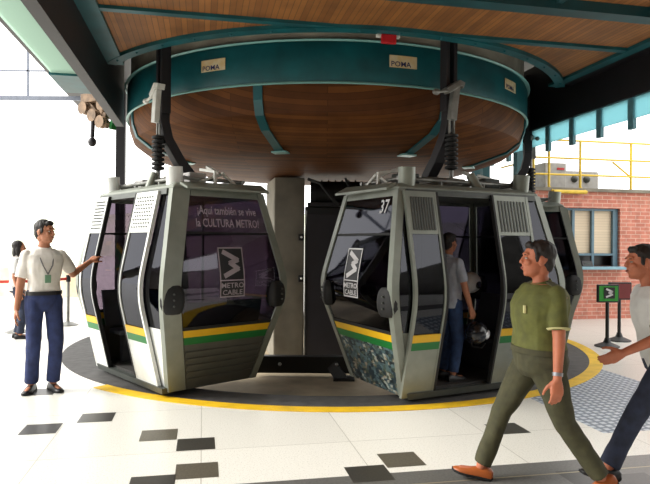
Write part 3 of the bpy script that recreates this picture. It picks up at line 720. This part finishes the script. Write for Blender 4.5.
def stanchion(px, py, Y, label):
    p = at(px, py, Y); t = empty('queue_stanchion', (p.x, p.y, 0)); tag(t, label, 'stanchion', 'queue stanchions on the bright platform')
    b = MB(); b.lathe([(0, 0), (.19, 0), (.19, .012), (.10, .05), (.03, .075), (0, .075)], 24); b.build('base', M['steel'], t, smooth=40)
    MB().tube([(0, 0, .06), (0, 0, .90)], .03, 12).build('post', M['steel'], t, smooth=60)
    b = MB(); b.cone((0, 0, .84), (0, 0, .97), .042, .042, 14, True, True); b.build('belt_head', M['black_rubber'], t, smooth=40); return Vector((p.x, p.y, .90))
s1 = stanchion(17, 332, 10.67, 'steel queue stanchion with red belt behind the man in white, at his back'); s2 = stanchion(68, 325, 11.6, 'steel queue stanchion standing just left of the open cabin')
s0 = stanchion(-70, 332, 10.6, 'steel queue stanchion at the far left end of the red belts')
for a, c, lb in ((s0, s1, 'red belt running left from the stanchion at the man\'s back'), (s1, s2, 'red belt running between stanchions behind the man in white')):
    d = (c - a).normalized(); b = MB(); b.bar([a + d * .04, (a + c) / 2 - Vector((0, 0, .02)), c - d * .04], .006, .05, d.cross(Vector((0, 0, 1)))); o = b.build('queue_belt', M['belt_red']); tag(o, lb, 'belt', 'red belts between stanchions')

# hazy hills and trees far outside on the left, and a low parapet
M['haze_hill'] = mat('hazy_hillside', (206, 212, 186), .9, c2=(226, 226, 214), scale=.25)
b = MB(); rg = []
for i in range(25):
    x = -60 + 5 * i; h = 5.2 + 1.8 * noise.noise(Vector((i * .35, 1.3, 0))); rg.append([(x, 70, -.5), (x, 74, h * .6), (x, 80, h), (x, 90, -.5)])
b.loft(rg, cap=True); struct(b.build('hills', M['haze_hill'], smooth=60))
M['parapet'] = mat('pale_orange_parapet', (222, 190, 160), .8, c2=(236, 222, 206), scale=2)
o = MB().box((0, 0, .42), (9, .2, .84)).build('wall_parapet', M['parapet']); o.location = (-11.5, 17.5, 0); struct(o)

# ------------------------------------------------------------------ people
SK = {}
M['skin_tan'] = mat('tan_skin', (176, 116, 86), .55, var=.08, scale=20)
M['skin_warm'] = mat('ruddy_skin', (182, 108, 78), .55, var=.08, scale=20)
M['hair'] = mat('dark_brown_hair', (30, 22, 19), .6, var=.35, scale=60)
M['eye'] = mat('eye_white', (168, 158, 148), .3, var=.03)
M['iris'] = mat('dark_iris', (24, 16, 12), .3, var=.1)
M['lips'] = mat('lips', (150, 82, 70), .5, var=.1)
M['shirt_white'] = mat('white_shirt', (226, 220, 212), .8, var=.06, scale=12, bump=.15)
M['shirt_tee'] = mat('white_tee', (214, 214, 212), .8, var=.06, scale=12, bump=.15)
M['shirt_grey'] = mat('pale_grey_shirt', (158, 164, 176), .8, var=.1, scale=12)
M['olive'] = mat('olive_cloth', (92, 94, 42), .85, var=.18, scale=14, bump=.2)
M['olive_dark'] = mat('dark_olive_cloth', (66, 64, 40), .85, var=.2, scale=14, bump=.2)
M['navy'] = mat('navy_cloth', (44, 56, 100), .85, var=.2, scale=14, bump=.2)
M['denim'] = mat('dark_denim', (44, 52, 74), .85, var=.25, scale=18, bump=.2)
M['denim_blue'] = mat('blue_denim', (40, 66, 110), .85, var=.25, scale=18, bump=.2)
M['shoe_black'] = mat('black_leather', (24, 22, 24), .4, var=.2)
M['shoe_tan'] = mat('tan_leather', (178, 92, 38), .45, var=.2)
M['cuff'] = mat('pale_piping', (190, 184, 130), .7, var=.1)
M['badge'] = mat('badge_plastic', (110, 150, 120), .4, var=.1)
M['strap_grey'] = mat('grey_strap', (112, 108, 108), .7, var=.1)
M['watch'] = mat('watch_steel', (150, 150, 155), .3, .6)

def remesh(b, name, m, voxel=.007, smooth=2, wr=0.0, wf=11.0, seed=0.0):
    me = bpy.data.meshes.new(name); me.from_pydata(b.v, [], b.f)
    bm = bmesh.new(); bm.from_mesh(me); bmesh.ops.recalc_face_normals(bm, faces=bm.faces); bm.to_mesh(me); bm.free()
    o = bpy.data.objects.new('tmp_shape', me); COL.objects.link(o)
    md = o.modifiers.new('r', 'REMESH'); md.mode = 'VOXEL'; md.voxel_size = voxel; md.adaptivity = 0
    sm = o.modifiers.new('s', 'SMOOTH'); sm.iterations = smooth; sm.factor = .5
    dg = bpy.context.evaluated_depsgraph_get(); out = bpy.data.meshes.new_from_object(o.evaluated_get(dg)); out.name = name
    bpy.data.objects.remove(o); bpy.data.meshes.remove(me)
    if wr:
        nr = [v.normal.copy() for v in out.vertices]
        for v, n in zip(out.vertices, nr):
            p = v.co * wf; q = Vector((p.x, p.y, p.z * .55 + seed)); v.co += n * wr * (noise.noise(q) + .5 * noise.noise(q * 2.1))
    out.materials.clear(); out.materials.append(m); out.shade_smooth()
    r = bpy.data.objects.new(name, out); COL.objects.link(r); return r

def ik(a, c, l1, l2, pole):
    a = Vector(a); c = Vector(c); d = c - a; L = d.length
    if L > (l1 + l2) * .999: d = d * ((l1 + l2) * .999 / L); c = a + d; L = d.length
    u = d.normalized(); x = (L * L + l1 * l1 - l2 * l2) / (2 * L); h = math.sqrt(max(l1 * l1 - x * x, 0))
    p = Vector(pole); p = p - u * p.dot(u)
    return a + u * x + p.normalized() * h, c

def person(label, loc, rz, Hh, feet, hands, lean=0.0, pel=None, headyaw=0.0, headpitch=0.0, skin='skin_tan', shirt='shirt_white', trousers='navy', shoes='shoe_black',
           sleeve=.55, group=None, hair='short', build=1.0, head=1.0, belt=True, tuck=True, beltmat='shoe_black', curl=(.35, .35), palm=(None, None), twist=0.0, collar=True, cuffs=None, seed=0.0):
    k = Hh / 1.70
    PZ = (pel[2] if pel else .53 * Hh); px, py = (pel[0], pel[1]) if pel else (0, 0)
    pelv = Vector((px, py, PZ)); TR = Matrix.Rotation(-lean, 3, 'X') @ Matrix.Rotation(twist, 3, 'Z')
    T = lambda x, y, z: pelv + TR @ Vector((x * k, y * k, z * k))
    bd = build
    # torso rings: (z above hip joint, half width, half depth, y offset)
    RG = [(-.10, .09, .08, -.01), (-.06, .145, .105, -.012), (.02, .165, .115, -.012), (.10, .152, .108, 0), (.19, .140, .102, .004), (.29, .156, .113, .006), (.38, .172, .118, .0), (.455, .178, .102, -.012), (.50, .135, .078, -.02), (.525, .070, .058, -.015)]
    def torso(b, grow, z0, z1, soft=True):
        rg = []
        zs = [z0] + [r[0] for r in RG if z0 + .01 < r[0] < z1 - .01] + [z1]
        for z in zs:
            for r0, r1 in zip(RG, RG[1:]):
                if r0[0] <= z <= r1[0] + 1e-6:
                    t = (z - r0[0]) / (r1[0] - r0[0]); hw, hd, yo = [r0[i] + (r1[i] - r0[i]) * t for i in (1, 2, 3)]; break
            hw *= bd; hd *= bd * (1.06 if z < .42 and bd > 1.05 else 1)
            rg.append([T((hw + grow) * math.copysign(abs(math.cos(a)) ** .85, math.cos(a)), yo + (hd + grow) * math.copysign(abs(math.sin(a)) ** .9, math.sin(a)), z) for a in [2 * math.pi * j / 28 for j in range(28)]])
        b.loft(rg)
    body = MB(); torso(body, 0, -.10, .525)
    sh = [T(s * .168 * bd ** .5, -.012, .455) for s in (-1, 1)]; hp_ = [T(s * .088, 0, 0) for s in (-1, 1)]
    hd = T(0, .025, .685); nb = T(0, -.012, .50)
    body.cone(nb, T(0, .012, .62), .056 * k, .052 * k, 16)
    # head
    HM = Matrix.Rotation(headyaw, 3, 'Z') @ Matrix.Rotation(-headpitch, 3, 'X')
    kh = k * head
    Hd = lambda x, y, z: hd + HM @ Vector((x * kh, y * kh, z * kh))
    def he(b, c, r): b.ell(Hd(*c), [v * kh for v in r], HM, 20, 14)
    he(body, (0, -.012, .030), (.074, .094, .086)); he(body, (0, .022, -.040), (.059, .068, .074)); he(body, (0, .058, -.090), (.026, .022, .020))
    body.cone(Hd(0, .084, .018), Hd(0, .101, -.020), .008 * k, .0125 * k, 10); he(body, (-.011, .095, -.024), (.009, .010, .008)); he(body, (.011, .095, -.024), (.009, .010, .008))
    he(body, (0, .074, .032), (.052, .018, .012))
    for s in (-1, 1): he(body, (s * .034, .062, -.022), (.024, .022, .022)); he(body, (s * .077, -.008, -.008), (.010, .020, .032))
    he(body, (0, .084, -.052), (.024, .010, .006)); he(body, (0, .083, -.063), (.021, .010, .007)); he(body, (0, -.03, -.05), (.056, .05, .06))
    tro = MB(); st = MB(); shoeb = []; hem = []
    LT, LS = .245 * Hh, .243 * Hh
    for i, s in enumerate((-1, 1)):
        fx, fy, fz, fyaw, fpitch = feet[i]
        ank = Vector((fx, fy, fz + .085 * k)); FM = Matrix.Rotation(fyaw, 3, 'Z') @ Matrix.Rotation(fpitch, 3, 'X')
        kn, ank = ik(hp_[i], ank, LT, LS, (s * .08, 1, .0))
        body.cone(hp_[i], kn, .082 * k * bd, .054 * k, 16); body.cone(kn, ank, .053 * k, .036 * k, 14); body.cone(kn.lerp(ank, .12) + Vector((0, -.015, 0)), kn.lerp(ank, .5), .050 * k, .040 * k, 12)
        body.cone(ank + FM @ Vector((0, -.02 * k, -.045 * k)), ank + FM @ Vector((0, .13 * k, -.058 * k)), .034 * k, .026 * k, 12)
        # trousers leg
        tro.cone(hp_[i] + (hp_[i] - kn).normalized() * -.0, kn, .098 * k * bd, .071 * k, 18); tro.cone(kn, kn.lerp(ank, .97), .071 * k, .064 * k, 18, False, True)
        # shoe
        q = MB(); pr = [(-.085, .030, .012, .060), (-.07, .036, .0, .075), (-.02, .037, .0, .082), (.03, .040, .0, .070), (.09, .047, .0, .050), (.14, .044, .002, .042), (.175, .030, .006, .034), (.19, .012, .012, .026)]
        q.loft([[ank + FM @ (Vector((w * sx, y, -.085 + z0 + (h - z0) * t)) * k) for sx, t in ((-.9, 0), (.9, 0), (1, .35), (.75, .85), (.3, 1), (-.3, 1), (-.75, .85), (-1, .35))] for y, w, z0, h in pr])
        sole = MB(); sole.loft([[ank + FM @ (Vector((w * 1.06 * sx, y * 1.02, -.085 + z0 + dz)) * k) for sx, dz in ((-1, -.0), (1, -.0), (1, .016), (-1, .016))] for y, w, z0, h in pr])
        shoeb.append((q, sole))
    torso(tro, .014, -.10, .115 if tuck else .05)
    # arms and hands
    LU, LF = .166 * Hh, .148 * Hh; wrists = []
    for i, s in enumerate((-1, 1)):
        tgt, pole, pn = hands[i]
        wr = Vector(tgt); el, wr = ik(sh[i], wr, LU, LF, pole)
        body.ell(sh[i] + Vector((0, 0, -.01)), (.058 * k * bd ** .5,) * 3); body.cone(sh[i], el, .049 * k * bd ** .5, .039 * k, 14); body.cone(el, wr, .040 * k, .026 * k, 14)
        st.ell(sh[i] + Vector((-s * .01, 0, -.014)), (.064 * k * bd ** .5,) * 3); st.cone(sh[i], sh[i].lerp(el, 2 * sleeve if sleeve < .5 else .78), .060 * k * bd ** .5, .062 * k, 18, False, True)
        d = (wr - el).normalized()
        if palm[i] is not None: hdv = Vector(palm[i]).normalized()
        else: hdv = d
        n = Vector(pn); n = (n - hdv * n.dot(hdv)).normalized(); sd = hdv.cross(n) * s      # thumb side
        sd = sd * (1 if True else 1)
        fw = Vector((0, 1, 0))
        if palm[i] is None and sd.dot(TR @ fw) < 0: sd = -sd
        elif palm[i] is not None and sd.z < 0: sd = -sd
        P = lambda a, b_, c: wr + (hdv * a + sd * b_ + n * c) * k
        body.loft([[P(a, b_ * w, c * th) for b_, c in ((-1, -.6), (-.6, -1), (.6, -1), (1, -.6), (1, .6), (.6, 1), (-.6, 1), (-1, .6))] for a, w, th in ((-.01, .024, .020), (.02, .033, .017), (.06, .042, .016), (.088, .041, .014), (.096, .036, .010))])
        cu = curl[i]
        for off, L, cc in ((.030, .070, .9), (.010, .079, 1.0), (-.010, .074, 1.1), (-.029, .058, 1.25)):
            a0 = P(.088, off, 0); t = 0; p = a0; rad = .0092 * k
            for f, seg in ((.45, 0), (.32, 1), (.23, 2)):
                t += cu * cc * (.6 if seg == 0 else .85); q = p + (hdv * math.cos(t) + n * math.sin(t) + sd * off * .6) * L * f * k
                body.cone(p, q, rad, rad * .93, 10); p = q; rad *= .93
        p0 = P(.022, .028, .006); p1 = P(.050, .056, .014); p2 = P(.078, .068, .022 + .015 * cu); p3 = P(.098, .068, .030 + .03 * cu)
        body.cone(p0, p1, .015 * k, .0115 * k, 10); body.cone(p1, p2, .0115 * k, .0098 * k, 10); body.cone(p2, p3, .0098 * k, .0085 * k, 10)
        wrists.append((wr, el, hdv))
    o = remesh(body, 'person', M[skin], .0062 * k, 2)
    o.location = loc; o.rotation_euler = (0, 0, rz); tag(o, label, 'person', group)
    torso(st, .018, .085 if tuck else -.06, .52)
    def kid(name, x, m=None, **kw):
        if isinstance(x, MB): q = x.build(name, m, o, **kw)
        else: q = x; q.parent = o
        return q
    sh_o = kid('shirt', remesh(st, 'shirt', M[shirt], .0075, 3, .008, 11, seed)); tr_o = kid('trousers', remesh(tro, 'trousers', M[trousers], .0075, 3, .009, 9, seed + 3))
    for q, sole in shoeb:
        so = kid('shoe', q, M[shoes], smooth=60); sole.build('sole', M['black_rubber'], so)
    if belt:
        b = MB(); rg = []
        for r, z in ((.031, .066), (.036, .070), (.036, .100), (.031, .104)):
            pass
        ring = lambda g, z: [T((.150 * bd + g) * math.cos(a), (.107 * bd * (1.06 if bd > 1.05 else 1) + g) * math.sin(a), z) for a in [2 * math.pi * j / 28 for j in range(28)]]
        b.loft([ring(.006, .062), ring(.032, .062), ring(.032, .100), ring(.006, .100)], closed=True); kid('belt', b, M[beltmat], smooth=40)
    if collar:
        b = MB(); ringc = lambda g, z, y: [T((.064 + g) * math.cos(a), -.008 + y + (.060 + g) * math.sin(a), z + .018 * -math.sin(a)) for a in [2 * math.pi * j / 24 for j in range(24)]]
        b.loft([ringc(.018, .498, 0), ringc(.002, .545, .004), ringc(-.004, .545, .004), ringc(.008, .495, 0)], closed=True); kid('collar', b, M[shirt], smooth=50)
    if cuffs:
        for i in (0, 1):
            wr, el, _ = wrists[i]; q = sh[i].lerp(el, .78); q2 = sh[i].lerp(el, .74); b = MB(); b.cone(q2, q, .068 * k * bd ** .5, .067 * k, 18, True, True); kid('sleeve_cuff', b, M[cuffs], smooth=40)
    # hair, eyes, brows, lips
    b = MB()
    if hair == 'short':
        b.ell(Hd(0, -.022, .048), [v * kh for v in (.079, .094, .082)], HM, 20, 14); b.ell(Hd(0, -.055, -.01), [v * kh for v in (.066, .05, .075)], HM, 18, 12); b.ell(Hd(0, .055, .088), [v * kh for v in (.05, .028, .026)], HM, 14, 10)
        for s in (-1, 1): b.ell(Hd(s * .072, .018, .012), [v * kh for v in (.008, .016, .03)], HM, 10, 8)
    else:
        b.ell(Hd(0, -.026, .040), [v * kh for v in (.084, .098, .090)], HM, 20, 14); b.ell(Hd(0, -.065, -.08), [v * kh for v in (.075, .05, .13)], HM, 18, 12)
        for s in (-1, 1): b.ell(Hd(s * .072, -.015, -.05), [v * kh for v in (.018, .04, .10)], HM, 12, 10)
    kid('hair', remesh(b, 'hair', M['hair'], .006, 1, .004, 45, seed))
    for s in (-1, 1):
        e = MB().ell(Hd(s * .030, .0755, .006), [v * kh for v in (.0115, .0095, .0062)], HM, 12, 8); eo = kid('eye', e, M['eye'], smooth=180)
        e = MB().ell(Hd(s * .030, .0815, .006), [v * kh for v in (.0060, .0048, .0056)], HM, 10, 8); e.build('iris', M['iris'], eo, smooth=180)
        e = MB().ell(Hd(s * .031, .0855, .027), [v * kh for v in (.017, .005, .0032)], HM, 12, 6); kid('eyebrow', e, M['hair'], smooth=180)
    e = MB().ell(Hd(0, .0915, -.057), [v * kh for v in (.021, .006, .008)], HM, 12, 8); kid('lips', e, M['lips'], smooth=180)
    return dict(o=o, T=T, Hd=Hd, wr=wrists, sh=sh, kid=kid, k=k, MW=Matrix.Translation(Vector(loc)) @ Matrix.Rotation(rz, 4, 'Z'))

def face_dir(dx, dy): return math.atan2(dy, dx) - math.pi / 2      # rotation that turns local +Y to (dx, dy)
def tolocal(w, loc, rz): return Matrix.Rotation(-rz, 3, 'Z') @ (Vector(w) - Vector(loc))

# attendant at the left cabin
L1 = Vector((-3.05, 6.52, 0)); Z1 = face_dir(.62, -.78)
hand1 = tolocal(at(90, 261.5, 7.06), L1, Z1)
pr = person('man in white short-sleeved shirt and navy trousers, hand on the left cabin', L1, Z1, 1.85, [(-.10, .02, 0, R(8), 0), (.11, -.05, 0, R(-30), 0)],
            [((hand1.x, hand1.y, hand1.z), (.2, -.3, -1), (0, 0, -1)) if False else ((hand1.x * 1, hand1.y, hand1.z), (0, -.2, -1), (0, -.3, -1)), ((.27, -.02, .86), (.4, -1, 0), (-1, .2, 0))][::1] if hand1.x < 0 else
            [((-.27, .02, .86), (-.4, -1, 0), (1, .2, 0)), ((hand1.x, hand1.y, hand1.z), (.3, -.3, -1), (-.3, 1, -.2))],
            headyaw=R(38), build=.92, shirt='shirt_white', trousers='navy', seed=1.0)
T, kid = pr['T'], pr['kid']
b = MB(); b.tube([T(-.075, -.05, .53), T(-.07, .07, .47), T(-.045, .142, .36), T(0, .150, .27)], .007, 6); b.tube([T(.075, -.05, .53), T(.07, .07, .47), T(.045, .142, .36), T(0, .150, .27)], .007, 6); kid('lanyard', b, M['strap_grey'])
b = MB(); b.box(T(0, .150, .225), (.06, .012, .085)); kid('badge', b, M['badge'])
# person behind him
L2 = Vector((-5.12, 10.0, 0)); Z2 = face_dir(.9, .4)
person('dark-haired person half hidden behind the man in white', L2, Z2, 1.62, [(-.08, .0, 0, 0, 0), (.09, .05, 0, 0, 0)], [((-.24, .05, .80), (-.3, -1, 0), (1, 0, 0)), ((.24, .03, .80), (.3, -1, 0), (-1, 0, 0))],
       shirt='shirt_tee', trousers='denim', hair='long', belt=False, tuck=False, seed=5.0)
# man in olive walking left
L3 = Vector((1.47, 4.06, 0)); Z3 = face_dir(-1, .10)
p3 = person('man in olive uniform and tan shoes walking left in front', L3, Z3, 1.69, [(-.09, -.36, .03, R(6), R(-24)), (.07, .38, .015, R(-4), R(10))],
            [((-.31, -.02, .74), (-.5, -1, 0), (1, .15, 0)), ((.22, .02, .78), (.3, -1, -.2), (-1, 0, 0))], lean=R(-1), pel=(0, .02, .850), skin='skin_warm', shirt='olive', trousers='olive_dark', shoes='shoe_tan',
            build=1.24, head=1.08, twist=R(16), beltmat='olive_dark', cuffs='cuff', headpitch=R(-4), curl=(.45, .45), seed=9.0)
wr, el, hdv = p3['wr'][0]; b = MB(); q = wr - hdv * .035; b.cone(q - hdv * .011, q + hdv * .011, .033, .032, 16, True, True); p3['kid']('wristwatch', b, M['watch'], smooth=40)
T = p3['T']
for s in (-1, 1):
    b = MB(); b.bar([T(s * .08, -.02, .538), T(s * .18, -.02, .512)], .045, .012, (0, 1, 0)); p3['kid']('epaulette', b, M['olive_dark'])
b = MB(); b.box(T(-.08, .160, .36), (.08, .012, .05)); p3['kid']('chest_patch', b, M['cuff'])
# man in white tee walking left at the right edge
L4 = Vector((2.35, 4.16, 0)); Z4 = face_dir(-1, .05)
p4 = person('man in white tee and dark jeans walking left at the right edge', L4, Z4, 1.69, [(-.09, .42, .01, R(4), R(10)), (.08, -.40, .04, R(-4), R(-26))],
            [((-.20, .36, .92), (-.4, -.8, -.6), (1, .1, 0)), ((.20, -.10, .84), (.3, -1, -.2), (-1, .1, 0))], lean=R(11), pel=(0, 0, .85), skin='skin_warm', shirt='shirt_tee', trousers='denim', shoes='shoe_black', head=1.04, tuck=False, belt=False, collar=False, cuffs='shoe_black', seed=13.0)
# passenger standing inside cabin 37
CM1 = Matrix.Translation(Vector(CAB1)) @ Matrix.Rotation(R(26.6), 4, 'Z')
L5 = CM1 @ Vector((-.13, -.31, ZB + .07)); Z5 = face_dir(.80, .60)

p5 = person('passenger in pale shirt and jeans inside cabin 37 holding helmets', L5, Z5, 1.62, [(-.10, .04, 0, 0, 0), (.10, -.02, 0, R(-6), 0)],
            [((-.10, .27, 1.0), (-.4, -1, -.4), (1, 0, .2)), ((.27, .07, .80), (.5, -1, 0), (-1, 0, 0))], shirt='shirt_grey', trousers='denim_blue', curl=(.7, 1.0), belt=False, tuck=False, headyaw=R(8), seed=17.0)
# two motorcycle helmets he carries
M['helmet_black'] = mat('black_helmet_shell', (20, 20, 22), .25, var=.1)
M['helmet_white'] = mat('white_helmet_shell', (200, 200, 202), .3, var=.08)
M['visor'] = mat('smoked_visor', (30, 32, 38), .08, var=.05)
def helmet(loc, rz, tilt, m1, m2, label):
    t = empty('motorcycle_helmet', loc, rz); t.rotation_euler = (tilt, 0, rz); tag(t, label, 'helmet', 'motorcycle helmets in cabin 37')
    b = MB(); pr = []; rg = []
    for i in range(15):
        a = -1.15 + (math.pi / 2 + 1.13) * i / 14; rg.append([(.118 * math.cos(a) * math.cos(p), .138 * math.cos(a) * math.sin(p) + (.03 if math.sin(p) > 0 and a < -.3 else 0), .125 * math.sin(a)) for p in [2 * math.pi * k / 28 for k in range(28)]])
    b.loft(rg); b.build('shell', m1, t, smooth=60)
    b = MB(); rg = []
    for i in range(6):
        a = -.25 + .62 * i / 5; rg.append([(.124 * math.cos(a) * math.cos(p), .146 * math.cos(a) * math.sin(p), .128 * math.sin(a)) for p in [.35 + (math.pi - .7) * k / 14 for k in range(15)]] + [(.110 * math.cos(a) * math.cos(p), .130 * math.cos(a) * math.sin(p), .120 * math.sin(a)) for p in [.35 + (math.pi - .7) * k / 14 for k in range(14, -1, -1)]])
    b.loft(rg); b.build('visor', M['visor'], t, smooth=40)
    for s in (-1, 1):
        b = MB(); b.ell((s * .106, -.02, -.02), (.022, .075, .045)); b.build('side_panel', m2, t, smooth=60)
    b = MB(); b.tube([(-.09, .02, -.105), (-.05, .02, -.16), (.05, .02, -.16), (.09, .02, -.105)], .008, 6); b.build('chin_strap', M['black_rubber'], t)
    return t
def hand_w(p, i, a): wr, el, hdv = p['wr'][i]; return p['MW'] @ (wr + hdv * a)
hq = hand_w(p5, 1, .11); helmet(hq + Vector((.03, -.02, -.15)), Z5 + R(200), R(-12), M['helmet_black'], M['helmet_white'], 'black helmet with white sides hanging from the passenger\'s lowered hand')
hq = hand_w(p5, 0, .10); helmet(hq + Vector((.06, -.02, .07)), Z5 + R(20), R(6), M['helmet_white'], M['helmet_black'], 'white helmet with dark visor held at the passenger\'s waist')

# ------------------------------------------------------------------ light
w = bpy.data.worlds.new('World'); bpy.context.scene.world = w; w.use_nodes = True
bg = w.node_tree.nodes['Background']; bg.inputs[0].default_value = (1.0, .99, .965, 1); bg.inputs[1].default_value = 2.7
def area(loc, target, size, power, col=(1, 1, 1)):
    l = bpy.data.lights.new('light', 'AREA'); l.shape = 'RECTANGLE'; l.size, l.size_y = size; l.energy = power; l.color = col
    o = bpy.data.objects.new('light', l); COL.objects.link(o); o.location = loc
    o.rotation_euler = (Vector(target) - Vector(loc)).to_track_quat('-Z', 'Y').to_euler(); return o
s = bpy.data.lights.new('sun', 'SUN'); s.energy = 5.0; s.angle = R(25); s.color = (1, .97, .9)
so = bpy.data.objects.new('sun', s); COL.objects.link(so); so.rotation_euler = Vector((.80, .10, -.55)).to_track_quat('-Z', 'Y').to_euler()

# ------------------------------------------------------------------ camera
cam = bpy.data.cameras.new('camera'); co = bpy.data.objects.new('camera', cam); COL.objects.link(co)
cam.sensor_width = 36; cam.lens = 36 * 600 / 650; cam.clip_start = .05; cam.clip_end = 300
co.matrix_world = Matrix.Translation((0, 0, HC)) @ Matrix.Rotation(R(90) + math.atan(.5 / 600), 4, 'X') @ Matrix.Rotation(.008, 4, 'Z')
bpy.context.scene.camera = co
vs = bpy.context.scene.view_settings; vs.view_transform = 'Standard'; vs.look = 'None'; vs.exposure = 0.0
bpy.context.scene.cycles.transparent_max_bounces = 16
